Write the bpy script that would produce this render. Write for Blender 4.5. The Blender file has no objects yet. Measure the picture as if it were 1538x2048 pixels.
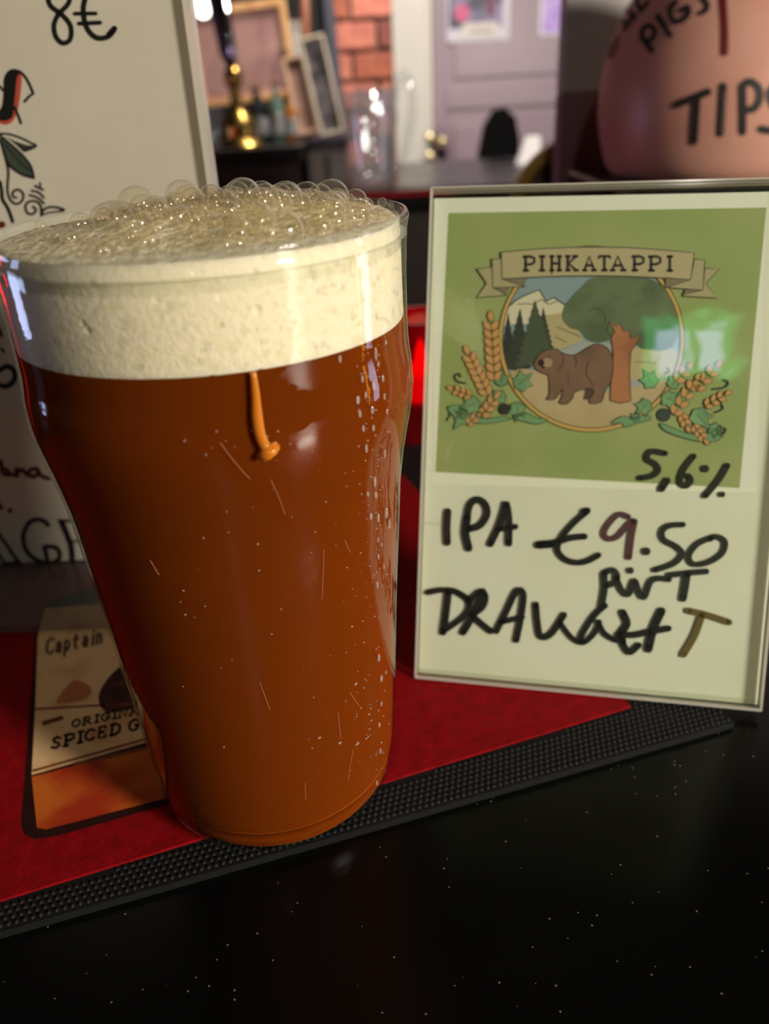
import bpy, bmesh, math, random
from mathutils import Vector, Matrix
random.seed(7)
S = bpy.context.scene
COL = S.collection
rad = math.radians

# ------------------------------------------------------------------ camera
FPX = 1604.0                                   # focal length in pixels of the 1538 x 2048 frame
CAM = Vector((0.0, -0.18, 0.1727))
yaw, pit, rol = rad(11.12), rad(27.38), rad(-2.98)
FW = Vector((math.sin(yaw)*math.cos(pit), math.cos(yaw)*math.cos(pit), -math.sin(pit)))
r0 = FW.cross(Vector((0, 0, 1))).normalized()
u0 = r0.cross(FW)
RT = r0*math.cos(rol) + u0*math.sin(rol)
UP = u0*math.cos(rol) - r0*math.sin(rol)
cd = bpy.data.cameras.new('camera')
cam = bpy.data.objects.new('camera', cd); COL.objects.link(cam)
cam.matrix_world = Matrix(((RT.x, UP.x, -FW.x, CAM.x), (RT.y, UP.y, -FW.y, CAM.y), (RT.z, UP.z, -FW.z, CAM.z), (0, 0, 0, 1)))
cd.sensor_fit = 'HORIZONTAL'; cd.sensor_width = 36.0; cd.lens = FPX/1538*36.0
cd.clip_start = 0.01; cd.clip_end = 30
cd.dof.use_dof = True; cd.dof.focus_distance = 0.184; cd.dof.aperture_fstop = 15.0
S.camera = cam
S.view_settings.view_transform = 'Standard'; S.view_settings.look = 'None'
S.view_settings.gamma = 1.0; S.view_settings.use_curve_mapping = False
S.view_settings.exposure = -0.08
S.cycles.transparent_max_bounces = 20
S.cycles.max_bounces = 10

# ------------------------------------------------------------------ world: a dim indoor ambience
w = bpy.data.worlds.new('world'); S.world = w; w.use_nodes = True
w.node_tree.nodes['Background'].inputs[0].default_value = (1.0, 0.9, 0.8, 1)
w.node_tree.nodes['Background'].inputs[1].default_value = 0.02

# ------------------------------------------------------------------ places
FH = Vector((math.sin(yaw), math.cos(yaw), 0))      # room axis: away from the camera
RH = Vector((math.cos(yaw), -math.sin(yaw), 0))     # room axis: to the right
CG = Vector((0, -0.18, 0))
def W(a, b, z): return CG + RH*a + FH*b + Vector((0, 0, z))
def ray(x, y): return FW + RT*((x-769)/FPX) - UP*((y-1024)/FPX)
def at(x, y, b):
    d = ray(x, y); return CAM + d*(b/d.dot(FH))
def onz(x, y, z):
    d = ray(x, y); return CAM + d*((z-CAM.z)/d.z)
def onplane(x, y, p, n):
    d = ray(x, y); return CAM + d*((p-CAM).dot(n)/d.dot(n))
def hs(b): return .89*b/FPX
def vs_(b): return .79*b/FPX
def az(deg, dist, z): return Vector((math.sin(rad(deg))*dist, math.cos(rad(deg))*dist, z))

def area_light(name, loc, target, size, power, color, shape='DISK', size_y=None):
    l = bpy.data.lights.new(name, 'AREA'); l.energy = power; l.color = color; l.shape = shape; l.size = size
    if size_y: l.size_y = size_y
    o = bpy.data.objects.new(name, l); COL.objects.link(o); o.location = loc
    o.rotation_euler = (Vector(target)-Vector(loc)).to_track_quat('-Z', 'Y').to_euler()
    return o
KEY = Vector((1.10, -1.25, 0.58)); KEY2 = Vector((-0.29, -1.57, 1.37)); BACKL = W(0.30, 2.05, 1.28)
KEY_AIM = Vector((0.04, 0.0, 0.05)); KEY2_AIM = Vector((-0.05, 0.1, 0.1)); BACK_AIM = W(0.25, 3.3, -0.1)
area_light('pendant_light_offscreen', KEY - Vector((0, 0, 0.02)), KEY_AIM, 0.32, 52.0, (1.0, 0.92, 0.80))
area_light('small_pendant_light_offscreen', KEY2 - Vector((0, 0, 0.03)), KEY2_AIM, 0.04, 3.0, (1.0, 0.92, 0.85))
area_light('door_pendant_light_offscreen', BACKL - Vector((0, 0, 0.02)), BACK_AIM, 0.30, 42.0, (1.0, 0.92, 0.86))

# ------------------------------------------------------------------ materials
def lin(c):
    c = c/255.0
    return c/12.92 if c <= 0.04045 else ((c+0.055)/1.055)**2.4
def C3(rgb, k=1.0): return (min(1, lin(rgb[0])*k), min(1, lin(rgb[1])*k), min(1, lin(rgb[2])*k), 1)
_M = {}
def mat(name, rgb=(128, 128, 128), rough=0.6, metal=0.0, k=1.0, noise=None, bump=None, spec=0.5, emit=None, sss=None, coat=0.0, coords='Object'):
    if name in _M: return _M[name]
    m = bpy.data.materials.new(name); m.use_nodes = True; _M[name] = m
    nt = m.node_tree; p = nt.nodes['Principled BSDF']
    p.inputs['Base Color'].default_value = C3(rgb, k)
    p.inputs['Roughness'].default_value = rough; p.inputs['Metallic'].default_value = metal
    p.inputs['Specular IOR Level'].default_value = spec; p.inputs['Coat Weight'].default_value = coat
    p.inputs['Coat Roughness'].default_value = 0.05
    if noise or bump: tc = nt.nodes.new('ShaderNodeTexCoord')
    if noise:      # (scale, second colour, low, high)
        n = nt.nodes.new('ShaderNodeTexNoise'); n.inputs['Scale'].default_value = noise[0]; n.inputs['Detail'].default_value = 5
        nt.links.new(tc.outputs[coords], n.inputs['Vector'])
        rp = nt.nodes.new('ShaderNodeValToRGB'); rp.color_ramp.elements[0].position = noise[2]; rp.color_ramp.elements[1].position = noise[3]
        rp.color_ramp.elements[0].color = C3(rgb, k); rp.color_ramp.elements[1].color = C3(noise[1], k)
        nt.links.new(n.outputs['Fac'], rp.inputs['Fac']); nt.links.new(rp.outputs['Color'], p.inputs['Base Color'])
    if bump:       # (scale, strength, distance)
        n = nt.nodes.new('ShaderNodeTexNoise'); n.inputs['Scale'].default_value = bump[0]; n.inputs['Detail'].default_value = 4
        nt.links.new(tc.outputs[coords], n.inputs['Vector'])
        b = nt.nodes.new('ShaderNodeBump'); b.inputs['Strength'].default_value = bump[1]; b.inputs['Distance'].default_value = bump[2]
        nt.links.new(n.outputs['Fac'], b.inputs['Height']); nt.links.new(b.outputs['Normal'], p.inputs['Normal'])
    if emit:
        p.inputs['Emission Color'].default_value = C3(emit[0]); p.inputs['Emission Strength'].default_value = emit[1]
    if sss:        # (weight, radius, scale)
        p.inputs['Subsurface Weight'].default_value = sss[0]; p.inputs['Subsurface Radius'].default_value = sss[1]; p.inputs['Subsurface Scale'].default_value = sss[2]
    return m
def clear(name, tint=(255, 255, 255), ior=1.45, rough=0.0, haze=0.0, hazecol=(255, 255, 255), wav=None, rim=None):
    """thin clear material: what lies behind shows straight through, the surface mirrors by its Fresnel factor"""
    if name in _M: return _M[name]
    m = bpy.data.materials.new(name); m.use_nodes = True; _M[name] = m
    nt = m.node_tree; nt.nodes.remove(nt.nodes['Principled BSDF']); out = nt.nodes['Material Output']
    t = nt.nodes.new('ShaderNodeBsdfTransparent'); t.inputs['Color'].default_value = C3(tint)
    g = nt.nodes.new('ShaderNodeBsdfGlossy'); g.inputs['Roughness'].default_value = rough
    f = nt.nodes.new('ShaderNodeFresnel'); f.inputs['IOR'].default_value = ior
    mx = nt.nodes.new('ShaderNodeMixShader')
    geo = nt.nodes.new('ShaderNodeNewGeometry'); mr = nt.nodes.new('ShaderNodeMapRange')       # same index on the way in and out: a thin film, no inner mirror
    mr.inputs['To Min'].default_value = ior; mr.inputs['To Max'].default_value = 1/ior
    nt.links.new(geo.outputs['Backfacing'], mr.inputs['Value']); nt.links.new(mr.outputs['Result'], f.inputs['IOR'])
    nt.links.new(f.outputs[0], mx.inputs[0]); nt.links.new(g.outputs[0], mx.inputs[2])
    if wav:
        tc = nt.nodes.new('ShaderNodeTexCoord'); n = nt.nodes.new('ShaderNodeTexNoise'); n.inputs['Scale'].default_value = wav[0]
        b = nt.nodes.new('ShaderNodeBump'); b.inputs['Strength'].default_value = wav[1]; b.inputs['Distance'].default_value = 0.001
        nt.links.new(tc.outputs['Object'], n.inputs['Vector']); nt.links.new(n.outputs['Fac'], b.inputs['Height'])
        nt.links.new(b.outputs['Normal'], g.inputs['Normal']); nt.links.new(b.outputs['Normal'], f.inputs['Normal'])
    src = t
    if haze:
        d = nt.nodes.new('ShaderNodeBsdfDiffuse'); d.inputs['Color'].default_value = C3(hazecol)
        m2 = nt.nodes.new('ShaderNodeMixShader'); m2.inputs[0].default_value = haze
        nt.links.new(t.outputs[0], m2.inputs[1]); nt.links.new(d.outputs[0], m2.inputs[2]); src = m2
    if rim:        # film seen edge-on hides more: longer path through the liquid
        lw = nt.nodes.new('ShaderNodeLayerWeight'); lw.inputs['Blend'].default_value = .5
        pw = nt.nodes.new('ShaderNodeMath'); pw.operation = 'POWER'; pw.inputs[1].default_value = rim[1]; nt.links.new(lw.outputs['Facing'], pw.inputs[0])
        ma = nt.nodes.new('ShaderNodeMath'); ma.operation = 'MULTIPLY_ADD'; ma.inputs[1].default_value = rim[0]; ma.inputs[2].default_value = haze
        nt.links.new(pw.outputs[0], ma.inputs[0]); nt.links.new(ma.outputs[0], m2.inputs[0])
    nt.links.new(src.outputs[0], mx.inputs[1]); nt.links.new(mx.outputs[0], out.inputs[0])
    return m
def solid_glass(name, rgb=(255, 255, 255), ior=1.5, rough=0.0):
    if name in _M: return _M[name]
    m = bpy.data.materials.new(name); m.use_nodes = True; _M[name] = m
    nt = m.node_tree; nt.nodes.remove(nt.nodes['Principled BSDF'])
    g = nt.nodes.new('ShaderNodeBsdfGlass'); g.inputs['Color'].default_value = C3(rgb); g.inputs['IOR'].default_value = ior; g.inputs['Roughness'].default_value = rough
    nt.links.new(g.outputs[0], nt.nodes['Material Output'].inputs[0]); return m

# ------------------------------------------------------------------ object helpers
def tag(o, label, cat, group=None):
    o['label'] = label; o['category'] = cat
    if group: o['group'] = group
    return o
def root(name, loc, label, cat, group=None):
    o = bpy.data.objects.new(name, None); COL.objects.link(o); o.location = loc; o.empty_display_size = 0.02
    return tag(o, label, cat, group)
def wpos(o):
    p = Vector((0, 0, 0))
    while o: p += o.location; o = o.parent
    return p
def obj(name, verts, faces, m, parent=None, smooth=False, origin=None):
    """verts in world coordinates -> one mesh object"""
    og = wpos(parent) if parent else (Vector(origin) if origin is not None else Vector((0, 0, 0)))
    me = bpy.data.meshes.new(name)
    me.from_pydata([tuple(Vector(v)-og) for v in verts], [], faces)
    me.validate(); me.update()
    me.materials.append(m)
    if smooth:
        for p in me.polygons: p.use_smooth = True
    o = bpy.data.objects.new(name, me); COL.objects.link(o)
    if parent: o.parent = parent
    else: o.location = og
    return o
def structure(o): o['kind'] = 'structure'; return o
class G:                                     # growing geometry
    def __init__(s): s.v = []; s.f = []
    def add(s, vs, fs):
        n = len(s.v); s.v += [Vector(v) for v in vs]; s.f += [tuple(i+n for i in f) for f in fs]; return s
    def box8(s, p):                          # eight corners: bottom ring then top ring
        return s.add(p, [(3, 2, 1, 0), (4, 5, 6, 7), (0, 1, 5, 4), (1, 2, 6, 5), (2, 3, 7, 6), (3, 0, 4, 7)])
    def obox(s, c, ax, ay, az_, hx, hy, hz, bev=0.0):   # oriented box, chamfered when bev > 0
        c = Vector(c)
        if bev <= 0:
            return s.box8([c+ax*(i*hx)+ay*(j*hy)+az_*(k*hz) for k in (-1, 1) for (i, j) in ((-1, -1), (1, -1), (1, 1), (-1, 1))])
        bm = bmesh.new(); bmesh.ops.create_cube(bm, size=2)
        for v in bm.verts: v.co = Vector((v.co.x*hx, v.co.y*hy, v.co.z*hz))
        bmesh.ops.bevel(bm, geom=bm.edges[:], offset=bev, segments=2, affect='EDGES', profile=0.5)
        bm.verts.index_update()
        vs = [c+ax*v.co.x+ay*v.co.y+az_*v.co.z for v in bm.verts]; fs = [[v.index for v in f.verts] for f in bm.faces]
        bm.free(); return s.add(vs, fs)
    def rbox(s, a0, a1, b0, b1, z0, z1, bev=0.0):        # box along the room axes
        return s.obox(W((a0+a1)/2, (b0+b1)/2, (z0+z1)/2), RH, FH, Vector((0, 0, 1)), (a1-a0)/2, (b1-b0)/2, (z1-z0)/2, bev)
    def lathe(s, c, prof, n=48, axis=Vector((0, 0, 1)), cap=True):
        c = Vector(c); axis = axis.normalized(); q = Vector((0, 0, 1)).rotation_difference(axis)
        ex = q @ Vector((1, 0, 0)); ey = q @ Vector((0, 1, 0)); vs = []; fs = []; m = len(prof)
        for i in range(n):
            t = 2*math.pi*i/n
            for (r, z) in prof: vs.append(c+ex*(r*math.cos(t))+ey*(r*math.sin(t))+axis*z)
        for i in range(n):
            j = (i+1) % n
            for k in range(m-1): fs.append((i*m+k, j*m+k, j*m+k+1, i*m+k+1))
        if cap:
            if prof[0][0] > 1e-6: fs.append(tuple(i*m for i in reversed(range(n))))
            if prof[-1][0] > 1e-6: fs.append(tuple(i*m+m-1 for i in range(n)))
        return s.add(vs, fs)
    def tube(s, pts, r, n=10):
        pts = [Vector(p) for p in pts]; rr = r if isinstance(r, (list, tuple)) else [r]*len(pts)
        vs = []; fs = []; nrm = None
        for i, p in enumerate(pts):
            t = (pts[min(i+1, len(pts)-1)]-pts[max(i-1, 0)]).normalized()
            if nrm is None: nrm = t.orthogonal().normalized()
            nrm = (nrm - t*nrm.dot(t)).normalized(); b = t.cross(nrm)
            for k in range(n):
                a = 2*math.pi*k/n; vs.append(p+(nrm*math.cos(a)+b*math.sin(a))*rr[i])
        for i in range(len(pts)-1):
            for k in range(n):
                l = (k+1) % n; fs.append((i*n+k, i*n+l, (i+1)*n+l, (i+1)*n+k))
        fs.append(tuple(reversed(range(n)))); fs.append(tuple((len(pts)-1)*n+k for k in range(n)))
        return s.add(vs, fs)
    def sphere(s, c, r, seg=16, rings=10, sc=(1, 1, 1)):
        prof = [(max(1e-7, r*math.sin(math.pi*i/rings)), -r*math.cos(math.pi*i/rings)*sc[2]) for i in range(rings+1)]
        return s.lathe(c, prof, seg, cap=False)
    def build(s, name, m, parent=None, smooth=False, origin=None): return obj(name, s.v, s.f, m, parent, smooth, origin)
def autosmooth(o, ang=35):
    bm = bmesh.new(); bm.from_mesh(o.data)
    for f in bm.faces: f.smooth = True
    for e in bm.edges:
        if len(e.link_faces) == 2 and e.calc_face_angle(0) > rad(ang): e.smooth = False
    bm.to_mesh(o.data); bm.free(); return o

def smooth_line(pts, n=6, closed=False):
    if len(pts) < 3: return [tuple(p) for p in pts]
    P = list(pts); out = []; m = len(P)
    for i in range(m if closed else m-1):
        g = lambda j: P[j % m] if closed else P[max(0, min(m-1, j))]
        a, b, c, d = g(i-1), g(i), g(i+1), g(i+2)
        for k in range(n):
            t = k/n
            out.append(tuple(0.5*((2*b[q])+(-a[q]+c[q])*t+(2*a[q]-5*b[q]+4*c[q]-d[q])*t*t+(-a[q]+3*b[q]-3*c[q]+d[q])*t**3) for q in (0, 1)))
    if not closed: out.append(tuple(P[-1]))
    return out
class Ink:
    """flat print on a surface: mp(x, y, lift) takes photo coordinates to the printed surface"""
    def __init__(s, mp, view=(0, 0, 1.0)): s.mp = mp; s.vw = view; s.g = G(); s.lift = 0
    def crop(s, x0, y0, sc): s.vw = (x0, y0, sc); return s
    def _m(s, p): x0, y0, sc = s.vw; return s.mp(x0+p[0]*sc, y0+p[1]*sc, s.lift)
    def line(s, pts, wd, closed=False, curve=True, n=6, taper=None):
        L = smooth_line(pts, n, closed) if curve else [tuple(p) for p in pts]
        if closed: L = L+[L[0]]
        vs = []; h = wd/2
        for i, p in enumerate(L):
            a = L[max(0, i-1)]; b = L[min(len(L)-1, i+1)]
            if closed and i in (0, len(L)-1): a = L[-2]; b = L[1]
            dx, dy = b[0]-a[0], b[1]-a[1]; q = math.hypot(dx, dy) or 1
            hh = h if not taper else h*(taper[0]+(taper[1]-taper[0])*i/max(1, len(L)-1))
            vs.append((p[0]-dy/q*hh, p[1]+dx/q*hh)); vs.append((p[0]+dy/q*hh, p[1]-dx/q*hh))
        s.g.add([s._m(v) for v in vs], [(2*i, 2*i+1, 2*i+3, 2*i+2) for i in range(len(L)-1)])
        if not closed:
            for e, tp in ((0, 0), (-1, 1)):
                hh = h if not taper else h*taper[tp]
                if hh > 0: s.dot(L[e], hh*0.98)
        return s
    def dot(s, c, r, n=12, ry=None):
        ry = ry or r
        s.g.add([s._m((c[0]+r*math.cos(2*math.pi*i/n), c[1]+ry*math.sin(2*math.pi*i/n))) for i in range(n)], [tuple(range(n))]); return s
    def poly(s, pts, curve=False, n=5):
        L = smooth_line(pts, n, True) if curve else pts
        s.g.add([s._m(p) for p in L], [tuple(range(len(L)))]); return s
    def build(s, name, m, parent): return s.g.build(name, m, parent)

Z = Vector((0, 0, 1))
# =================================================================== THE ROOM
wallm = mat('dark_plaster', (70, 52, 46), 0.8, noise=(6, (88, 66, 58), .35, .7), bump=(40, .2, .01))
g = G().rbox(-2.6, 2.6, -2.6, 4.6, -1.16, -1.10); structure(g.build('floor', mat('floor_boards', (48, 34, 28), .5, noise=(5, (62, 44, 34), .4, .7)), origin=W(0, 1, -1.1)))
g = G().rbox(-2.6, 2.6, -2.6, 4.6, 1.75, 1.80); structure(g.build('ceiling', mat('ceiling_paint', (58, 50, 46), .9), origin=W(0, 1, 1.75)))
g = G().rbox(-2.65, -2.55, -2.6, 4.6, -1.1, 1.75); structure(g.build('wall_left', wallm, origin=W(-2.6, 1, -1.1)))
g = G().rbox(2.55, 2.65, -2.6, 4.6, -1.1, 1.75); structure(g.build('wall_right', wallm, origin=W(2.6, 1, -1.1)))
g = G().rbox(-2.6, 2.6, -2.7, -2.6, -1.1, 1.75); structure(g.build('wall_front', wallm, origin=W(0, -2.65, -1.1)))
g = G().rbox(-2.6, 2.6, 4.0, 4.1, -1.1, 1.75); structure(g.build('wall_back', mat('mauve_wall', (120, 96, 100), .8, noise=(4, (104, 84, 88), .3, .7)), origin=W(0, 4.05, -1.1)))

# windows out of view (their mirror images show in the glass)
def lit_window(name, p, nrm, wd, ht, rgb, st, bars):
    side = Z.cross(nrm).normalized()
    fr = structure(G().obox(p, side, nrm, Z, wd/2+.05, .03, ht/2+.05, .006).build(name, mat('window_white_paint', (205, 202, 195), .5), origin=p-Z*ht/2))
    for i in range(bars):
        h = ht/bars
        G().obox(p+nrm*.034+Z*(-ht/2+h*(i+.5)), side, nrm, Z, wd/2, .003, h/2-.012).build('pane_offscreen', mat('daylight_pane_'+name, (200, 210, 230), .3, emit=(rgb, st)), fr)
p = Vector((2.52, .13, -0.42)); lit_window('window_right_offscreen', p, -RH, .26, 1.2, (205, 220, 255), 6.0, 3)
p = az(-61, 2.3, -0.25); lit_window('window_left_offscreen', p, Vector((-p.x, -p.y, 0)).normalized(), .30, .75, (190, 205, 255), 9.0, 2)

# pendant lamps over the bar
def pendant(p, r, label, aim):
    t = root('pendant_lamp_offscreen', p, label, 'lamp'); ax = (p-aim).normalized()
    autosmooth(G().lathe(p, [(r, -.01), (r*1.01, 0), (r*.8, .08), (r*.3, .15), (.03, .18), (.028, .176), (r*.28, .145), (r*.77, .078), (r*.97, -.004)], 32, ax, cap=False).build('shade', mat('enamel_black', (22, 22, 22), .35), t))
    G().tube([p+ax*.17, p+ax*.19+Z*.02, Vector(((p+ax*.19).x, (p+ax*.19).y, 1.75))], .004, 8).build('cord', mat('cord_black', (12, 12, 12), .7), t)
    G().sphere(p+ax*min(.05, r*.8), min(.035, r*.4), 16, 10).build('bulb_offscreen', mat('lamp_bulb', (255, 230, 190), .4, emit=((255, 225, 175), 12.0)), t, True)
pendant(KEY, .16, 'black enamel pendant lamp above the stools', KEY_AIM)
pendant(KEY2, .05, 'small black enamel pendant lamp near the front wall', KEY2_AIM)
pendant(BACKL, .19, 'wide black enamel pendant lamp in front of the door', BACK_AIM)

# game screen that mirrors in the price sign
sp = Vector((.141, .027, .102)) + Vector((-.238, -.885, .402))*2.2
sd = Vector((.216, .891, -.35)).normalized(); ss = Z.cross(sd).normalized(); su = sd.cross(ss)
t = root('wall_screen_offscreen', sp - su*.09, 'flat green lit screen on the wall opposite the bar', 'screen')
G().obox(sp, ss, sd, su, .135, .02, .095, .005).build('casing', mat('screen_casing', (16, 16, 17), .4), t)
G().obox(sp+sd*.0215, ss, sd, su, .125, .001, .085).build('display_offscreen', mat('screen_green', (10, 40, 20), .3, emit=((40, 235, 130), 3.0)), t)
for q in (-.055, .055):
    G().obox(sp+sd*.0235+ss*q, ss, sd, su, .036, .001, .06, .0).build('lit_tile_offscreen', mat('screen_white', (200, 220, 230), .3, emit=((205, 235, 255), 6.5)), t)
# orange strip lamp beside the right window
p = Vector((2.42, -.13, -.42))
t = root('strip_lamp_offscreen', p-Z*.7, 'warm orange vertical strip lamp beside the right window', 'lamp')
G().obox(p, RH, FH, Z, .02, .05, .7, .004).build('housing', mat('lamp_housing', (40, 36, 32), .5), t)
G().obox(p-RH*.022, RH, FH, Z, .003, .038, .66).build('diffuser_offscreen', mat('lamp_orange', (255, 190, 90), .4, emit=((255, 170, 55), 5.5)), t)
# red neon tube left of the bar
p = az(-43, 1.25, -.22)
t = root('neon_tube_offscreen', p-Z*.3, 'upright red neon tube on a stand left of the bar', 'lamp')
G().tube([p-Z*.27, p+Z*.42], .022, 14).build('tube_offscreen', mat('neon_red', (255, 30, 40), .4, emit=((255, 12, 30), 9.0)), t, True)
autosmooth(G().lathe(p-Z*.88, [(.12, 0), (.12, .015), (.02, .03), (.02, .60), (.028, .61), (.028, .63)], 24).build('stand', mat('stand_black', (15, 15, 15), .5), t))

# =================================================================== BAR COUNTER AND MAT
TZ = -.003
def counter_mat():
    m = mat('black_lacquer', (7, 7, 6), .16, spec=.22, coords='Object')
    nt = m.node_tree; p = nt.nodes['Principled BSDF']; tc = nt.nodes.new('ShaderNodeTexCoord')
    vo = nt.nodes.new('ShaderNodeTexVoronoi'); vo.inputs['Scale'].default_value = 300
    nt.links.new(tc.outputs['Object'], vo.inputs['Vector'])
    lt = nt.nodes.new('ShaderNodeMath'); lt.operation = 'LESS_THAN'; lt.inputs[1].default_value = .075
    nt.links.new(vo.outputs['Distance'], lt.inputs[0])
    n = nt.nodes.new('ShaderNodeTexNoise'); n.inputs['Scale'].default_value = 90; nt.links.new(tc.outputs['Object'], n.inputs['Vector'])
    gt = nt.nodes.new('ShaderNodeMath'); gt.operation = 'GREATER_THAN'; gt.inputs[1].default_value = .47
    nt.links.new(n.outputs['Fac'], gt.inputs[0])
    mu = nt.nodes.new('ShaderNodeMath'); mu.operation = 'MULTIPLY'; nt.links.new(lt.outputs[0], mu.inputs[0]); nt.links.new(gt.outputs[0], mu.inputs[1])
    mx = nt.nodes.new('ShaderNodeMix'); mx.data_type = 'RGBA'; mx.inputs['A'].default_value = C3((7, 7, 6)); mx.inputs['B'].default_value = C3((105, 102, 92))
    nt.links.new(mu.outputs[0], mx.inputs['Factor']); nt.links.new(mx.outputs['Result'], p.inputs['Base Color'])
    n2 = nt.nodes.new('ShaderNodeTexNoise'); n2.inputs['Scale'].default_value = 9; n2.inputs['Detail'].default_value = 6; nt.links.new(tc.outputs['Object'], n2.inputs['Vector'])
    mr = nt.nodes.new('ShaderNodeMapRange'); mr.inputs['From Min'].default_value = .3; mr.inputs['From Max'].default_value = .75; mr.inputs['To Min'].default_value = .16; mr.inputs['To Max'].default_value = .38
    nt.links.new(n2.outputs['Fac'], mr.inputs['Value']); nt.links.new(mr.outputs['Result'], p.inputs['Roughness'])
    return m
lac = counter_mat()
panelm = mat('dark_bar_wood', (26, 17, 14), .5, noise=(14, (34, 22, 17), .4, .65))
t = root('bar_counter', W(0, .2, -1.1), 'black lacquered bar counter under the pint and the signs', 'counter')
LP = [(-.62, -.16), (.46, -.16), (.46, .45), (.64, .45), (.64, .90), (.18, .90), (.18, .62), (-.62, .62)]
G().add([W(a, b, TZ-.04) for a, b in LP]+[W(a, b, TZ) for a, b in LP], [tuple(range(8, 16)), tuple(reversed(range(8)))]+[(i, (i+1) % 8, 8+(i+1) % 8, 8+i) for i in range(8)]).build('counter_top', lac, t)
G().rbox(-.58, .42, -.05, .55, -1.1, TZ-.04).build('front_panel', panelm, t)
G().rbox(.22, .60, .5505, .86, -1.1, TZ-.04).build('return_panel', panelm, t)

# rubber mat: outline follows the photographed edges
def L2(p): return Vector((p.x, p.y))
nl = onz(0, 1878, TZ); nc = onz(1466, 1456, TZ)
ed = (nc-nl).normalized(); pe = Vector((-.125, .992, 0)).normalized()
n0 = nc - ed*.60; fc = nc + pe*.245; f0 = n0 + pe*.245
mt = root('bar_mat', (n0+nc+fc+f0)/4 + Vector((0, 0, TZ-((n0+nc+fc+f0)/4).z)), 'black rubber bar mat with a red printed field', 'mat')
rub = mat('black_rubber', (15, 15, 15), .7, spec=.2, bump=(900, .3, .0004)); nubm = mat('black_rubber_nubs', (30, 30, 29), .55, spec=.4)
G().box8([v+Z*(TZ-v.z) for v in (n0, nc, fc, f0)] + [v+Z*(-.0007-v.z) for v in (n0, nc, fc, f0)]).build('rubber_base', rub, mt)
# red field
ra = onz(0, 1800, 0); rb = onz(1262, 1412, 0); rd = (rb-ra).normalized()
rc = onz(1240, 1386, 0); rr = onz(845, 990, 0); re_ = rc + (rr-rc).normalized()*.215
r0_ = ra - rd*.34; rf = r0_ + (re_-rc)
redm = mat('red_mat_print', (150, 5, 14), .75, k=.78, noise=(260, (124, 3, 10), .35, .7), bump=(700, .35, .0006), spec=.25)
ring = [r0_, rb, rc, re_, rf]
G().add([v+Z*(-.0007-v.z) for v in ring]+[v+Z*(-v.z) for v in ring], [(5, 6, 7, 8, 9)]+[(i, (i+1) % 5, 5+(i+1) % 5, 5+i) for i in range(5)]).build('red_field', redm, mt)
# nubs of the rubber border, uncountably small
g = G(); px, pyy = .00185, .0018
def red_edge_y(x): return ra.y + (x-ra.x)*rd.y/rd.x
nx = 0
for i in range(int(.235/px)):
    for j in range(30):
        q = nc - ed*((i+.5)*px + (.5*px if j % 2 else 0)) + pe*(.0016 + j*pyy)
        if q.y > red_edge_y(q.x) - .0012 and q.x < rb.x+.001: continue
        if q.x > rb.x+.001 and q.y > .03: continue
        h = .00062
        g.add([q+Vector((c*h, s*h, -.0007-q.z)) for c, s in ((1, 0), (.3, .95), (-.8, .6), (-.8, -.6), (.3, -.95))]+[Vector((q.x, q.y, 0.0))], [(0, 1, 5), (1, 2, 5), (2, 3, 5), (3, 4, 5), (4, 0, 5)])
o = g.build('rubber_nubs', nubm, mt, True); o['kind'] = 'stuff'
# printed bottle on the red field
def matp(x, y, l): return onz(x, y, .00008+l*.00003)
k7 = (0, 1100, .3516)
ik = Ink(matp).crop(*k7); ik.poly([(205, 460), (120, 1560), (140, 1620), (200, 1645), (330, 1625), (950, 1450), (1700, 1250), (1560, 180), (700, 150), (250, 300)]).build('bottle_outline', mat('print_dark_brown', (38, 14, 10), .7), mt)
ik = Ink(matp).crop(*k7); ik.lift = 1; ik.poly([(180, 1290), (210, 1580), (260, 1590), (930, 1415), (1660, 1215), (1640, 900), (830, 1120)]).build('bottle_glass', mat('print_amber', (168, 84, 26), .7, k=1.25, noise=(45, (140, 40, 16), .42, .62)), mt)
ik = Ink(matp).crop(*k7); ik.lift = 2; ik.poly([(215, 490), (200, 900), (180, 1280), (830, 1095), (1640, 880), (1500, 260), (700, 300), (255, 330)]).build('bottle_label', mat('print_parchment', (205, 168, 122), .7, k=1.2, noise=(60, (176, 118, 74), .5, .72)), mt)
ik = Ink(matp).crop(*k7); ik.lift = 3
for a, b, wd in (((190, 1255), (830, 1075), 14), ((830, 1128), (430, 1215), 20), ((200, 905), (800, 870), 12), ((250, 985), (350, 955), 26)): ik.line([a, b], wd)
ik.build('label_rules', mat('print_rust', (120, 62, 36), .7), mt)
# plain dark drapery-like patch stands where the label's picture is
ik = Ink(matp).crop(*k7); ik.lift = 3; ik.poly([(560, 830), (600, 920), (700, 915), (900, 860), (1050, 700), (1000, 560), (800, 590), (640, 700)], True).build('label_picture', mat('print_navy_brown', (52, 32, 32), .7, noise=(120, (84, 44, 34), .45, .6)), mt)
ik = Ink(matp).crop(*k7); ik.lift = 3; ik.poly([(320, 860), (420, 740), (520, 790), (480, 850), (370, 870)], True).build('label_wash', mat('print_rust_light', (178, 108, 72), .7), mt)

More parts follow.
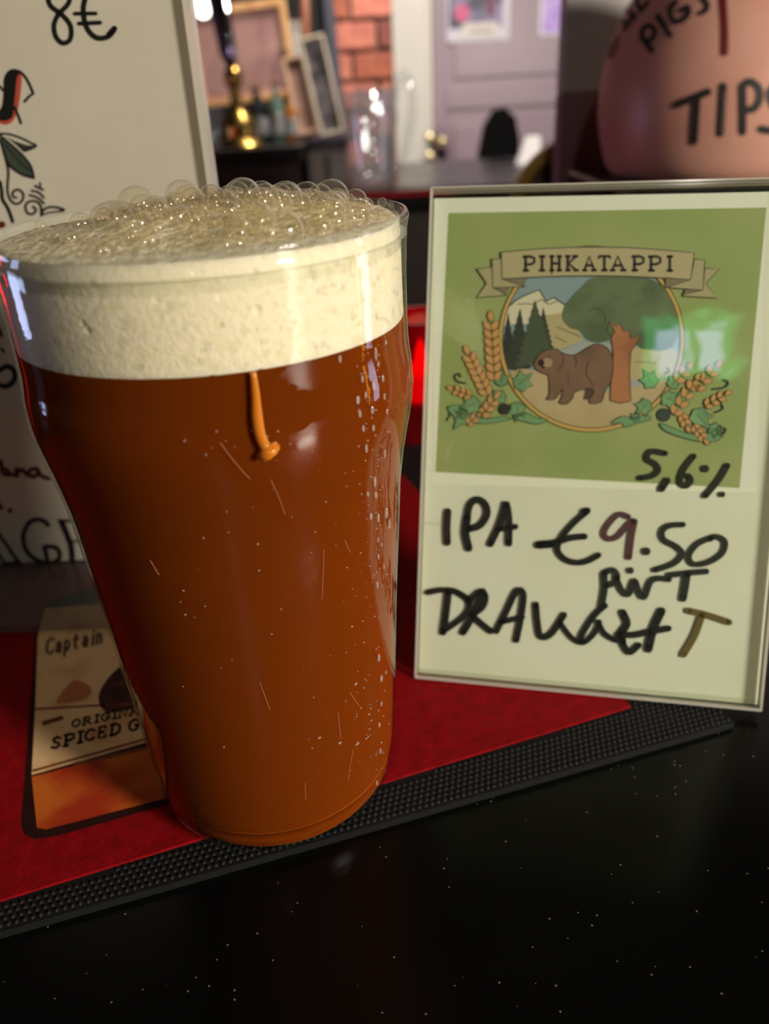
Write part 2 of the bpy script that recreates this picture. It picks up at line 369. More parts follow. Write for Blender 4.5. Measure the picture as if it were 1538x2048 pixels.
# flat lettering helper: a tiny serif stroke alphabet in a unit cell (x right, y down)
GL = {
 'P': [[(0.15, 0), (0.15, 1)], [(0.0, .02), (.55, .0), (.85, .12), (.85, .42), (.55, .56), (.15, .56)], [(0, 1), (.35, 1)]],
 'I': [[(.3, 0), (.3, 1)], [(.1, 0), (.5, 0)], [(.1, 1), (.5, 1)]],
 'H': [[(.12, 0), (.12, 1)], [(.8, 0), (.8, 1)], [(.12, .5), (.8, .5)], [(0, 0), (.26, 0)], [(.66, 0), (.94, 0)], [(0, 1), (.26, 1)], [(.66, 1), (.94, 1)]],
 'K': [[(.12, 0), (.12, 1)], [(.8, .02), (.2, .52), (.85, 1)], [(0, 0), (.28, 0)], [(0, 1), (.28, 1)], [(.62, 0), (.95, 0)], [(.72, 1), (1, 1)]],
 'A': [[(.05, 1), (.45, 0), (.88, 1)], [(.2, .66), (.72, .66)], [(-.05, 1), (.2, 1)], [(.7, 1), (1.0, 1)]],
 'T': [[(.45, 0), (.45, 1)], [(.0, .12), (.02, 0), (.88, 0), (.9, .12)], [(.28, 1), (.62, 1)]],
 'C': [[(.85, .15), (.5, 0), (.12, .2), (.05, .5), (.14, .82), (.5, 1), (.85, .85)]],
 'a': [[(.2, .45), (.5, .36), (.65, .5), (.65, 1)], [(.65, .6), (.25, .66), (.15, .85), (.35, 1), (.65, .85)]],
 'p': [[(.15, .38), (.15, 1.3)], [(.15, .5), (.45, .36), (.7, .65), (.45, 1), (.15, .88)]],
 't': [[(.3, .15), (.3, .9), (.55, 1)], [(.05, .4), (.6, .4)]],
 'i': [[(.3, .4), (.3, 1)], [(.3, .12), (.3, .16)]],
 'n': [[(.15, .38), (.15, 1)], [(.15, .55), (.45, .36), (.65, .55), (.65, 1)]],
 'O': [[(.45, 0), (.1, .2), (.03, .5), (.1, .8), (.45, 1), (.8, .8), (.87, .5), (.8, .2), (.45, 0)]],
 'R': [[(.12, 0), (.12, 1)], [(0, 0), (.55, 0), (.78, .25), (.55, .5), (.12, .5)], [(.4, .5), (.85, 1)], [(0, 1), (.28, 1)]],
 'G': [[(.85, .18), (.5, 0), (.12, .2), (.05, .5), (.14, .82), (.5, 1), (.85, .85), (.85, .55)], [(.6, .55), (1, .55)]],
 'N': [[(.1, 1), (.1, 0), (.8, 1), (.8, 0)], [(0, 1), (.22, 1)], [(.68, 0), (.95, 0)]],
 'L': [[(.12, 0), (.12, 1), (.75, 1), (.78, .82)], [(0, 0), (.26, 0)]],
 'S': [[(.75, .15), (.45, 0), (.12, .2), (.25, .42), (.65, .58), (.78, .8), (.45, 1), (.08, .86)]],
 'E': [[(.7, .14), (.68, 0), (.12, 0), (.12, 1), (.72, 1), (.75, .85)], [(.12, .48), (.55, .48)]],
 'D': [[(.12, 0), (.12, 1)], [(0, 0), (.45, 0), (.82, .25), (.85, .5), (.8, .78), (.45, 1), (0, 1)]],
}
def word(ik, txt, org, ex, ey, adv, wd):
    """org: top-left; ex: unit cell width vector; ey: cell height vector (crop coordinates)"""
    x = 0
    for ch in txt:
        if ch != ' ':
            cw = .6 if ch in 'Ii' else 1.0
            for s in GL[ch]:
                ik.line([(org[0]+ex[0]*(x+px_)+ey[0]*py_, org[1]+ex[1]*(x+px_)+ey[1]*py_) for px_, py_ in s], wd, curve=False)
            x += adv*cw
        else: x += adv*.4
inkm = mat('print_black', (30, 20, 18), .7)
ik = Ink(matp).crop(*k7); ik.lift = 4; word(ik, 'Captain', (268, 505), (46, -10), (-8, 92), 1.1, 16); ik.build('label_script', mat('print_faded_black', (70, 48, 36), .7), mt)
ik = Ink(matp).crop(*k7); ik.lift = 4; word(ik, 'ORIGINAL', (412, 968), (52, -11), (-5, 42), 1.22, 13); ik.build('label_lettering', inkm, mt)
ik = Ink(matp).crop(*k7); ik.lift = 4; word(ik, 'SPICED GOLD', (296, 1070), (62, -14), (-6, 62), 1.18, 17); ik.build('label_lettering', inkm, mt)

# =================================================================== PINT GLASS
PR = [(.0005, .0312), (.0012, .0324), (.0025, .0332), (.004, .0336), (.012, .0343), (.02, .0348), (.03, .03535), (.04, .0359), (.05, .03645), (.06, .0370), (.07, .0377), (.08, .0384), (.088, .0389), (.092, .0392),
      (.096, .0397), (.1, .0403), (.104, .0410), (.108, .0418), (.112, .04250), (.1155, .0428), (.119, .0427), (.122, .0424), (.125, .04205), (.128, .0420), (.134, .0420), (.14, .0421), (.145, .0423), (.148, .0425)]
def RZ(z):
    for (z0, r0), (z1, r1) in zip(PR, PR[1:]):
        if z <= z1: return r0+(r1-r0)*max(0, (z-z0)/(z1-z0))
    return PR[-1][1]
pg = root('pint_glass', (0, 0, 0), 'tall bulged pint glass filled with amber beer on the mat edge', 'glass')
wall = clear('pint_glass_wall', (250, 252, 250), 1.5, 0.0, wav=(260, .05))
zs = [.0075+i*(.1475-.0075)/70 for i in range(71)]
prof = [(RZ(z), z) for z in zs] + [(RZ(z)-.0012, z) for z in reversed(zs)]
prof.append(prof[0])
autosmooth(G().lathe((0, 0, 0), prof, 96, cap=False).build('wall', wall, pg), 60)
lip = [(RZ(.1475), .1474), (.0426, .1490), (.0429, .1503), (.0430, .1512), (.0427, .1519), (.0421, .1520), (.0415, .1516), (.0411, .1506), (.0411, .1490), (RZ(.1475)-.0012, .1474), (RZ(.1475), .1474)]
G().lathe((0, 0, 0), lip, 96, cap=False).build('lip', clear('pint_glass_lip', (253, 254, 253), 1.38, .02, haze=.05, hazecol=(240, 238, 222)), pg, True)
foot = [(1e-6, .0004), (.0300, .0004), (.0316, .0008), (.0327, .0018), (.0334, .0035), (.0338, .006), (.0340, .0076), (.0333, .0076), (1e-6, .0076)]
autosmooth(G().lathe((0, 0, 0), foot, 96, cap=False).build('foot', wall, pg), 50)
# drip of beer on the outside
def onglass(x, y, lift=0.0):
    d = ray(x, y); tt = .08
    for i in range(4000):
        p = CAM+d*tt
        if p.z < .1475 and math.hypot(p.x, p.y) < RZ(p.z)+lift: return p
        tt += .00005
    return CAM+d*.18
pts = smooth_line([(506, 745), (511, 790), (514, 835), (520, 870), (530, 893), (540, 906)], 4)
G().tube([onglass(x, y, .0001) for x, y in pts], [.0006+.0005*min(1, i/8)+(.0012 if i > len(pts)-5 else 0) for i in range(len(pts))], 10).build('beer_drip', mat('beer_drip', (176, 104, 22), .2, k=1.0, sss=(.5, (.004, .002, .0005), 1.0)), pg, True)
# condensation drops: larger ones single, the fine ones together
dropm = clear('water_drop', (250, 250, 250), 1.6, .02, haze=.10, hazecol=(255, 250, 240))
me = None
def drop_mesh():
    gg = G(); gg.sphere((0, 0, 0), 1.0, 12, 8); m_ = bpy.data.meshes.new('droplet'); m_.from_pydata([tuple(v) for v in gg.v], [], gg.f); m_.update()
    for p in m_.polygons: p.use_smooth = True
    m_.materials.append(dropm); return m_
me = drop_mesh()
spots = [(680, 718, 5, 9), (752, 708, 5, 16), (757, 728, 5, 7), (772, 685, 4, 6), (766, 757, 5, 9), (725, 758, 5, 9), (748, 770, 5, 13), (732, 790, 5, 9), (716, 800, 6, 10), (769, 793, 4, 8), (745, 820, 6, 10), (720, 828, 5, 9),
         (727, 857, 5, 8), (774, 823, 4, 7), (747, 856, 5, 8), (733, 897, 5, 11), (770, 907, 4, 11), (750, 963, 5, 14), (736, 988, 4, 7), (752, 990, 5, 9), (742, 1033, 5, 9), (757, 1036, 5, 11), (773, 1026, 6, 14), (779, 1047, 4, 12), (756, 1080, 3, 7),
         (764, 1090, 3, 6), (757, 1113, 4, 8), (768, 1133, 3, 7), (755, 1170, 4, 9), (758, 1316, 5, 11), (763, 1357, 6, 9), (772, 1345, 3, 6), (763, 1408, 4, 7), (759, 1450, 4, 7), (761, 1502, 4, 8), (754, 1566, 4, 8), (712, 1368, 5, 3), (715, 1488, 7, 3), (680, 1486, 5, 3), (639, 1476, 5, 3)]
def put_drop(x, y, rx, ry, parent):
    p = onglass(x, y); n = Vector((p.x, p.y, 0)).normalized(); dep = (p-CAM).dot(FW); s_ = dep/FPX
    o = bpy.data.objects.new('droplet', me); COL.objects.link(o); o.parent = parent
    sx = Z.cross(n); M = Matrix((sx*(rx*s_*.8), n*(min(rx, ry)*s_*.45), Z*(ry*s_*.9))).transposed().to_4x4(); M.translation = p
    o.matrix_local = M
for s in spots: put_drop(*s, pg)
g = G()
for i in range(190):
    x = random.gauss(745, 20); y = random.uniform(690, 1560)
    if i % 3 == 0: x = random.uniform(360, 760); y = random.uniform(860, 1560)
    if x > 783: continue
    p = onglass(x, y); r = random.uniform(.00010, .00026); g.sphere(p, r, 6, 4)
o = g.build('fine_mist', dropm, pg, True); o['kind'] = 'stuff'
g = G()
for a in ([(440, 885), (470, 925), (500, 958)], [(542, 960), (560, 1000), (570, 1030)], [(648, 1100), (646, 1160), (644, 1200)], [(690, 1080), (700, 1105)], [(676, 1425), (682, 1478)], [(706, 1500), (696, 1560)], [(610, 1565), (612, 1600)], [(520, 1365), (540, 1420)], [(700, 1385), (718, 1412)], [(300, 1120), (318, 1150)]):
    g.tube([onglass(x, y, .00002) for x, y in smooth_line(a, 4)], .00004, 5)
o = g.build('scratches', mat('glass_scratch', (170, 120, 90), .5), pg); o['kind'] = 'stuff'

# =================================================================== BEER
FZ = .1308                                         # where beer meets foam
br = root('beer', (0, 0, .0012), 'amber beer with a thick cream foam head inside the pint glass', 'beer')
def beer_mat():
    m = mat('amber_beer', (103, 41, 5), .12, k=1.0, sss=(1.0, (.011, .0035, .0008), 1.0), spec=.0)
    return m
zs = [.0085+i*(FZ-.0085)/60 for i in range(61)]
prof = [(1e-6, .0012), (.0296, .0012), (.0312, .0018), (.0320, .0030), (.0324, .0058), (.0318, .0068), (.0316, .0072), (.0322, .0078), (.0331, .0086), (.0334, .0100)] + [(RZ(z)-.0007, z) for z in zs if z > .011] + [(1e-6, FZ)]
autosmooth(G().lathe((0, 0, 0), prof, 96, cap=False).build('liquid', beer_mat(), br), 50)
# foam head: side wall and a rough top that heaps up to the right of the middle
def mound(x, y):
    d2 = ((x-.006)/.027)**2 + ((y-.003)/.022)**2
    return .0045*math.exp(-d2*1.1) + .0010*math.exp(-(((x+.016)/.012)**2+((y+.004)/.012)**2))
foamm = mat('foam', (245, 229, 198), .55, k=.83, noise=(420, (226, 214, 172), .52, .75), bump=(900, .5, .0005), sss=(.6, (.004, .0035, .002), 1.0), spec=.3)
def pit_nodes():
    nt = foamm.node_tree; p = nt.nodes['Principled BSDF']; tc = nt.nodes.new('ShaderNodeTexCoord')
    vo = nt.nodes.new('ShaderNodeTexVoronoi'); vo.inputs['Scale'].default_value = 230; vo.inputs['Randomness'].default_value = 1
    nt.links.new(tc.outputs['Object'], vo.inputs['Vector'])
    mr = nt.nodes.new('ShaderNodeMapRange'); mr.inputs['From Min'].default_value = .02; mr.inputs['From Max'].default_value = .22
    nt.links.new(vo.outputs['Distance'], mr.inputs['Value'])
    n = nt.nodes.new('ShaderNodeTexNoise'); n.inputs['Scale'].default_value = 160; nt.links.new(tc.outputs['Object'], n.inputs['Vector'])
    gt = nt.nodes.new('ShaderNodeMath'); gt.operation = 'LESS_THAN'; gt.inputs[1].default_value = .56; nt.links.new(n.outputs['Fac'], gt.inputs[0])
    mxx = nt.nodes.new('ShaderNodeMath'); mxx.operation = 'MAXIMUM'; nt.links.new(mr.outputs['Result'], mxx.inputs[0]); nt.links.new(gt.outputs[0], mxx.inputs[1])
    b = nt.nodes.new('ShaderNodeBump'); b.inputs['Strength'].default_value = .6; b.inputs['Distance'].default_value = .0006
    nt.links.new(mxx.outputs[0], b.inputs['Height'])
    old = p.inputs['Normal'].links[0].from_socket; nt.links.new(old, b.inputs['Normal']); nt.links.new(b.outputs['Normal'], p.inputs['Normal'])
pit_nodes()
g = G(); N = 120; vs = []; fs = []
FT = .1503
side = [FZ-.0002+i*(FT-FZ)/16 for i in range(17)]
for i in range(N):
    t = 2*math.pi*i/N; c, s = math.cos(t), math.sin(t)
    for k, z in enumerate(side):
        wz = z + (.00022*math.sin(t*57)+.00018*math.sin(t*31+1) if k == 0 else 0)
        r = min(RZ(z)-.0005, .0411) if z < .1485 else .0411-(z-.1485)*.4
        vs.append((r*c, r*s, wz))
    for k in range(1, 25):
        r = .0406*(1-k/24); x, y = r*c, r*s
        h = FT + mound(x, y) + (.00025*math.sin(x*900+y*300)*math.sin(y*1100) if k < 24 else 0)
        vs.append((x, y, h))
m_ = 17+24
gt_ = G(); ft_ = []
for i in range(N):
    j = (i+1) % N
    for k in range(m_-1): (fs if k < 16 else ft_).append((i*m_+k, j*m_+k, j*m_+k+1, i*m_+k+1))
g.add(vs, fs); fh = g.build('foam_head', foamm, br, True)
gt_.add(vs, ft_).build('wet_foam_top', mat('wet_foam', (232, 218, 180), .35, k=.95, noise=(330, (206, 188, 146), .42, .66), bump=(650, .9, .0012), sss=(.5, (.005, .004, .002), 1.0)), fh, True)
g = G()
for i in range(150):
    tt = rad(random.choice((random.uniform(200, 345), random.gauss(315, 16)))); zz_ = random.uniform(FZ+.001, FT-.003)
    r = random.choice((.00014, .00018, .00022, .0003, .00038, .0005)); R_o = min(RZ(zz_)-.0005, .0411)+.00002
    c = Vector((R_o*math.cos(tt), R_o*math.sin(tt), zz_)); n = Vector((math.cos(tt), math.sin(tt), 0)); sx = Z.cross(n)
    g.add([c+sx*(r*math.cos(2*math.pi*k/10))+Z*(r*1.1*math.sin(2*math.pi*k/10)) for k in range(10)]+[c-n*r*.8], [(k, (k+1) % 10, 10) for k in range(10)])
    g.add([c+n*.00003+sx*(r*math.cos(2*math.pi*k/10))+Z*(r*1.1*math.sin(2*math.pi*k/10)) for k in range(10)], [tuple(range(10))])
o = g.build('foam_pores', mat('foam_pore', (246, 228, 184), .3, k=.95, sss=(.4, (.003, .0025, .001), 1.0)), fh, True); o['kind'] = 'stuff'
# bubbles
bubm = clear('bubble_film', (253, 251, 245), 1.46, .02, haze=.015, hazecol=(250, 246, 232), rim=(.8, 6.0))
gg = G(); gg.sphere((0, 0, 0), 1.0, 20, 14); bm_ = bpy.data.meshes.new('bubble'); bm_.from_pydata([tuple(v) for v in gg.v], [], gg.f); bm_.update()
for p in bm_.polygons: p.use_smooth = True
bm_.materials.append(bubm)
def topz(x, y): return FT+mound(x, y)
placed = []
def bubble(x, y, r, sink=.35, flat=.8):
    o = bpy.data.objects.new('bubble', bm_); COL.objects.link(o); o.parent = fh
    o.location = Vector((x, y, topz(x, y)+r*flat*(1-2*sink))) - Vector((0, 0, .0012)); o.scale = (r, r, r*flat); placed.append((x, y, r))
# the big named ones, measured from the photograph
for px_, py_, rp in ((232, 436, 52), (315, 408, 42), (236, 441, 30), (472, 388, 36), (515, 398, 34), (612, 398, 38), (662, 402, 36), (712, 412, 34), (760, 418, 26), (440, 398, 30), (400, 412, 26), (560, 410, 28), (365, 440, 22), (420, 448, 26), (480, 442, 24), (640, 440, 24), (580, 438, 22), (700, 438, 20)):
    q = onz(px_, py_, .1525); s_ = (q-CAM).dot(FW)/FPX; r = rp*s_
    rr_ = math.hypot(q.x, q.y)
    if rr_ > .0395-r*.6: q = q*((.0395-r*.6)/rr_)
    bubble(q.x, q.y, r, .5, .62)
tries = 0
while len(placed) < 200 and tries < 20000:
    tries += 1
    x, y = random.gauss(.008, .017), random.gauss(.001, .015); r = random.choice((.0012, .0014, .0016, .002, .0025, .003, .0036))*random.uniform(.8, 1.2)
    if math.hypot(x, y) > .0395-r: continue
    if x < -.018 and random.random() < .8: continue
    if any((x-a)**2+(y-b)**2 < (.55*(r+c))**2 for a, b, c in placed if c < .004): continue
    bubble(x, y, r, .3, .9)
g = G(); k = 0
while k < 260:
    x, y = random.gauss(.008, .018), random.gauss(.0, .016); r = random.uniform(.0004, .0010)
    if math.hypot(x, y) > .0395: continue
    g.sphere((x, y, topz(x, y)+r*.3+random.random()*.0016), r, 8, 6); k += 1
o = g.build('fine_bubbles', bubm, fh, True); o['kind'] = 'stuff'

# =================================================================== PRICE SIGN (leaning acrylic holder, right)
BL = onz(832, 1352, 0); BR = onz(1520, 1418, 0)
SE = (BR-BL).normalized(); SBk = Vector((-SE.y, SE.x, 0)); LE = rad(20)
SU = SBk*math.sin(LE)+Z*math.cos(LE); SN = SE.cross(SU)           # SN faces the camera
SW, SH = (BR-BL).length, .156
def sgp(u, v, d=0.0): return BL+SE*u+SU*v+SN*d
acr = clear('acrylic', (248, 250, 246), 1.5, 0.0, wav=(55, .12))
edgem = clear('acrylic_edge', (240, 234, 222), 1.4, .1, haze=.45, hazecol=(226, 220, 206))
sh = root('sign_holder', sgp(SW/2, 0), 'clear acrylic leaning sign holder standing half on the red mat', 'sign holder')
def slab(u0, u1, v0, v1, d0, d1): return G().box8([sgp(u, v, d) for d in (d0, d1) for (u, v) in ((u0, v0), (u1, v0), (u1, v1), (u0, v1))])
slab(0, SW, .0, SH, -.0003, .0017).build('front_panel', acr, sh)
slab(0, SW, .0, SH, -.0040, -.0020).build('back_panel', acr, sh)
for (u0, u1, v0, v1) in ((-.0002, .0004, 0, SH), (SW-.0004, SW+.0002, 0, SH), (0, SW, SH-.0003, SH+.0002), (0, SW, -.0002, .0006)):
    slab(u0, u1, v0, v1, -.0002, .0018).build('polished_edge', edgem, sh)
slab(-.0002, SW+.0002, SH-.001, SH+.0004, -.0042, -.0019).build('top_fold', edgem, sh)
bs = [BL+Z*.0005, BR+Z*.0005, BR+Z*.0005+SBk*.07, BL+Z*.0005+SBk*.07]
G().box8([v-Z*.0005 for v in bs]+[v+Z*.0015 for v in bs]).build('base_panel', acr, sh)
# the card inside
pc = root('price_card', sgp(SW/2, .0015, -.0011), 'cream price card with a green bear picture inside the acrylic sign holder', 'card')
KS = 1.22
paper = mat('card_paper', (208, 206, 190), .7, k=KS, noise=(14, (201, 199, 178), .4, .65))
slab(.0006, SW-.0006, .0009, SH-.0030, -.0018, -.0011).build('paper', paper, pc)
def sg(x, y, l): return onplane(x, y, BL+SN*(-.00106+l*.000016), SN)
k5 = (840, 360, .4538); k6 = (820, 860, .4669); k4 = (880, 560, .390); kr = (940, 440, .338)
def P5(name, rgb, pts, l, view=k5, curve=False, k=KS, parent=None, noise=None):
    ik = Ink(sg).crop(*view); ik.lift = l; ik.poly(pts, curve)
    return ik.build(name, mat('ink_%d_%d_%d' % rgb + ('n' if noise else ''), rgb, .7, k=k, noise=noise), parent or pc)
def S5(name, rgb, lines, l, view=k5, parent=None, closed=False, curve=True, k=KS):
    ik = Ink(sg).crop(*view); ik.lift = l
    for pts, wd in lines: ik.line(pts, wd, closed, curve)
    return ik.build(name, mat('ink_%d_%d_%d' % rgb, rgb, .7, k=k), parent or pc)
lab = P5('label_sheet', (212, 210, 196), [(868, 397), (1534, 384), (1512, 975), (866, 944)], 0, (0, 0, 1))
slim = P5('tape_strip', (216, 214, 196), [(864, 944), (1512, 976), (1512, 985), (862, 968)], 1, (0, 0, 1), parent=lab)
gr = P5('green_print', (134, 146, 88), [(897, 426), (1533, 415), (1479, 976), (871, 944)], 2, (0, 0, 1), parent=lab, noise=(38, (146, 152, 100), .38, .68))
def ringpts(cx, cy, r, a0=0, a1=360, n=60): return [(cx+r*math.cos(rad(a0+(a1-a0)*i/n)), cy+r*math.sin(rad(a0+(a1-a0)*i/n))) for i in range(n+1)]
MC = (1183, 678, 183)
P5('medallion_sky', (124, 140, 146), ringpts(*MC)[:-1], 3, (0, 0, 1))
def k4p(p): return (k4[0]+p[0]*k4[2], k4[1]+p[1]*k4[2])
def clipdisc(pts, r=180):                  # keep drawn pieces inside the round frame
    out = []
    for x, y in pts:
        X, Y = k4p((x, y)); dx, dy = X-MC[0], Y-MC[1]; d = math.hypot(dx, dy)
        if d > r: X, Y = MC[0]+dx*r/d, MC[1]+dy*r/d
        out.append((X, Y))
    return out
def PD(name, rgb, pts, l, noise=None): return P5(name, rgb, clipdisc(pts), l, (0, 0, 1), noise=noise)
PD('mountain', (196, 186, 160), [(360, 130), (395, 100), (445, 75), (510, 50), (545, 110), (585, 90), (645, 130), (640, 190), (520, 220), (330, 230), (320, 180)], 4)
PD('hill', (166, 152, 112), [(540, 180), (640, 168), (700, 250), (735, 300), (720, 325), (640, 352), (600, 360), (540, 420), (400, 440)], 5)
PD('lake', (146, 152, 150), [(600, 365), (720, 312), (900, 330), (1060, 480), (1060, 560), (860, 570), (640, 420)], 5)
PD('hill', (170, 154, 114), [(960, 345), (1100, 340), (1180, 345), (1240, 380), (1220, 500), (1060, 510), (970, 515)], 6)
arc = ringpts(*MC[:2], 180, 148, 32, 30)
gp = [k4p(p) for p in ((345, 480), (400, 450), (480, 462), (560, 490), (640, 560), (860, 575), (1040, 540), (1160, 500))]
P5('meadow', (172, 152, 116), gp+[(x, y) for x, y in reversed(arc)], 7, (0, 0, 1), noise=(60, (160, 138, 100), .45, .7))
def pine(ax, ay, lx, ly, rx, ry, n=9):
    Lp = []; Rp = []
    for i in range(1, n+1):
        t = i/n
        for q, o_ in ((t-.35/n, 1.08), (t, .82)):
            Lp.append((ax+(lx-ax)*q*o_, ay+(ly-ay)*q)); Rp.append((ax+(rx-ax)*q*o_, ay+(ry-ay)*q))
    return [(ax, ay)]+Rp+list(reversed(Lp))
PD('pine', (42, 46, 42), pine(350, 165, 295, 470, 400, 465), 8)
PD('pine', (48, 52, 44), pine(412, 145, 320, 460, 470, 455), 9)
PD('pine', (52, 58, 46), pine(530, 140, 470, 440, 590, 380), 9)
PD('pine', (66, 76, 54), pine(487, 103, 385, 445, 590, 400), 10)
canopy = [(690, 70), (735, 30), (780, -10), (900, -25), (1060, -10), (1140, 30), (1195, 90), (1222, 160), (1232, 240), (1200, 330), (1150, 362), (1085, 358), (1030, 350), (990, 300), (900, 290), (865, 310), (800, 322), (750, 300), (720, 262), (670, 245), (635, 210), (628, 175), (642, 130), (670, 95)]
PD('tree_crown', (94, 106, 76), smooth_line(canopy, 4, True), 11, noise=(95, (76, 88, 62), .42, .62))
S5('tree_crown_line', (46, 54, 40), [([(870, 210), (855, 260), (880, 290)], 4), ([(760, 160), (800, 145), (840, 170), (850, 220)], 4)], 12, k4)
trunk = [(872, 618), (875, 560), (883, 450), (890, 385), (878, 300), (896, 262), (862, 210), (905, 240), (920, 218), (945, 265), (970, 252), (975, 300), (1026, 285), (1005, 332), (980, 362), (972, 450), (975, 560), (980, 620), (925, 632)]
P5('tree_trunk', (162, 106, 70), trunk, 13, k4, noise=(120, (142, 88, 58), .45, .65))
S5('tree_trunk_line', (66, 46, 34), [(trunk+[trunk[0]], 5)], 14, k4, curve=False)
bear = [(483, 430), (498, 398), (520, 372), (558, 356), (600, 354), (628, 374), (680, 386), (720, 370), (760, 345), (805, 328), (852, 344), (882, 390), (888, 460), (872, 530), (846, 570), (828, 622), (776, 634), (766, 614), (790, 572), (760, 556), (690, 576), (682, 602), (652, 634), (612, 632), (622, 600), (628, 562), (605, 592), (586, 612), (545, 612), (558, 590), (560, 545), (554, 490), (520, 476), (490, 455)]
P5('bear_leg', (78, 54, 42), [(735, 612), (748, 560), (800, 550), (790, 580), (766, 616)], 14, k4)
bo = P5('bear', (116, 86, 68), bear, 15, k4, curve=True, noise=(75, (98, 72, 56), .45, .65))
S5('bear_outline', (48, 32, 26), [(bear, 5)], 16, k4, parent=bo, closed=True)
S5('bear_fold', (58, 40, 32), [([(690, 390), (700, 420), (695, 440)], 5), ([(760, 420), (750, 480), (790, 545)], 5), ([(625, 375), (632, 420), (600, 470)], 5), ([(655, 470), (660, 540)], 3)], 16, k4, parent=bo)
ik = Ink(sg).crop(*k4); ik.lift = 17; ik.dot((552, 424), 26, 16, 24); ik.build('bear_muzzle', mat('ink_150_126_94', (150, 126, 94), .7, k=KS), bo)
ik = Ink(sg).crop(*k4); ik.lift = 18; ik.dot((518, 424), 17, 14, 18); ik.dot((528, 448), 8); ik.dot((560, 392), 5); ik.build('bear_nose', mat('ink_28_20_18', (28, 20, 18), .7, k=KS), bo)
S5('mountain_line', (52, 44, 38), [([(360, 130), (395, 100), (445, 75), (510, 50), (545, 110), (585, 90), (645, 130)], 6), ([(400, 125), (440, 120), (480, 125), (520, 100), (560, 125), (600, 110)], 4), ([(600, 240), (660, 265), (720, 290)], 3), ([(590, 290), (650, 320)], 3), ([(1000, 420), (1110, 425)], 3)], 9, k4, curve=False)
ik = Ink(sg); ik.lift = 12; ik.line(ringpts(*MC[:2], 182)[:-1], 7, True); ik.build('medallion_ring', mat('ink_186_150_84', (186, 150, 84), .7, k=KS), pc)
ik = Ink(sg); ik.lift = 13; ik.line(ringpts(*MC[:2], 186)[:-1], 2, True); ik.line(ringpts(*MC[:2], 178)[:-1], 2, True); ik.build('medallion_ring_line', mat('ink_84_70_40', (84, 70, 40), .7, k=KS), pc)
# hop leaves, ears of grain and tendrils
def leaf(cx, cy, r, ang, lobes=((-62, .55), (-40, .5), (-28, .9), (-12, .62), (0, 1.15), (12, .62), (28, .9), (40, .5), (62, .55))):
    out = [(cx-math.cos(rad(ang))*r*.35, cy-math.sin(rad(ang))*r*.35)]
    for a, s in lobes: out.append((cx+math.cos(rad(ang+a*1.6))*r*s, cy+math.sin(rad(ang+a*1.6))*r*s))
    return out
leaves = [(405, 535, 68, -40), (315, 525, 52, -85), (318, 600, 54, 175), (400, 650, 60, 100), (180, 635, 66, 165), (1085, 530, 62, -120), (1060, 640, 60, 140), (1160, 605, 62, 20), (1190, 540, 46, -60), (1320, 690, 76, 50), (1400, 760, 52, 40)]
leaves = [(a_l, b_l, r_l*1.22, g_l) for a_l, b_l, r_l, g_l in leaves] + [(250, 640, 50, 120), (1240, 600, 50, -30), (120, 690, 46, 200), (1010, 700, 40, 160)]
for q in leaves:
    lf = P5('hop_leaf', (116, 150, 104), leaf(*q), 18, k4, noise=(110, (98, 130, 90), .45, .65))
    S5('leaf_line', (38, 54, 40), [(leaf(*q)+[leaf(*q)[0]], 4), ([(q[0], q[1]), (q[0]+math.cos(rad(q[3]))*q[2]*.8, q[1]+math.sin(rad(q[3]))*q[2]*.8)], 3)], 19, k4, parent=lf, curve=False)
for lst in ([(380, 695), (440, 680), (490, 705), (550, 715), (500, 740), (430, 725), (385, 715)], [(40, 660), (90, 640), (150, 680), (230, 710), (330, 700), (360, 715), (250, 735), (120, 740), (70, 765), (80, 715)],
            [(880, 735), (930, 700), (1000, 705), (1060, 690), (1080, 715), (1010, 735), (950, 755), (930, 735)], [(1130, 735), (1200, 760), (1290, 790), (1390, 780), (1440, 745), (1430, 820), (1330, 828), (1220, 800), (1150, 770)]):
    v_ = P5('vine', (106, 140, 98), lst, 18, k4, curve=True)
    S5('vine_line', (38, 54, 40), [(lst, 4)], 19, k4, parent=v_, closed=True)
S5('tendril', (38, 48, 42), [([(130, 530), (90, 520), (75, 495), (95, 480), (105, 495)], 10), ([(1400, 560), (1460, 550), (1478, 525), (1455, 512)], 10), ([(1410, 680), (1450, 660), (1440, 630)], 9), ([(40, 650), (50, 690), (35, 720)], 8), ([(1400, 800), (1450, 790), (1465, 765), (1445, 755)], 9), ([(1150, 480), (1175, 470), (1165, 450)], 8)], 17, k4)
ik = Ink(sg).crop(*k4); ik.lift = 20; ik.dot((330, 662), 31); ik.build('hop_berry', mat('ink_44_38_30', (44, 38, 30), .7, k=KS), pc)
ik = Ink(sg).crop(*k4); ik.lift = 20; ik.dot((1148, 692), 36); ik.build('hop_berry', mat('ink_50_60_56', (50, 60, 56), .7, k=KS), pc)
def grain(cx, cy, a, l, wd):
    out = []
    for i in range(9):
        t = i/8; out.append((t, math.sin(math.pi*t)**.8))
    pts = [(t*l, h*wd/2) for t, h in out]+[(t*l, -h*wd/2) for t, h in reversed(out[1:-1])]
    ca, sa = math.cos(rad(a)), math.sin(rad(a))
    return [(cx+x*ca-y*sa, cy+x*sa+y*ca) for x, y in pts]
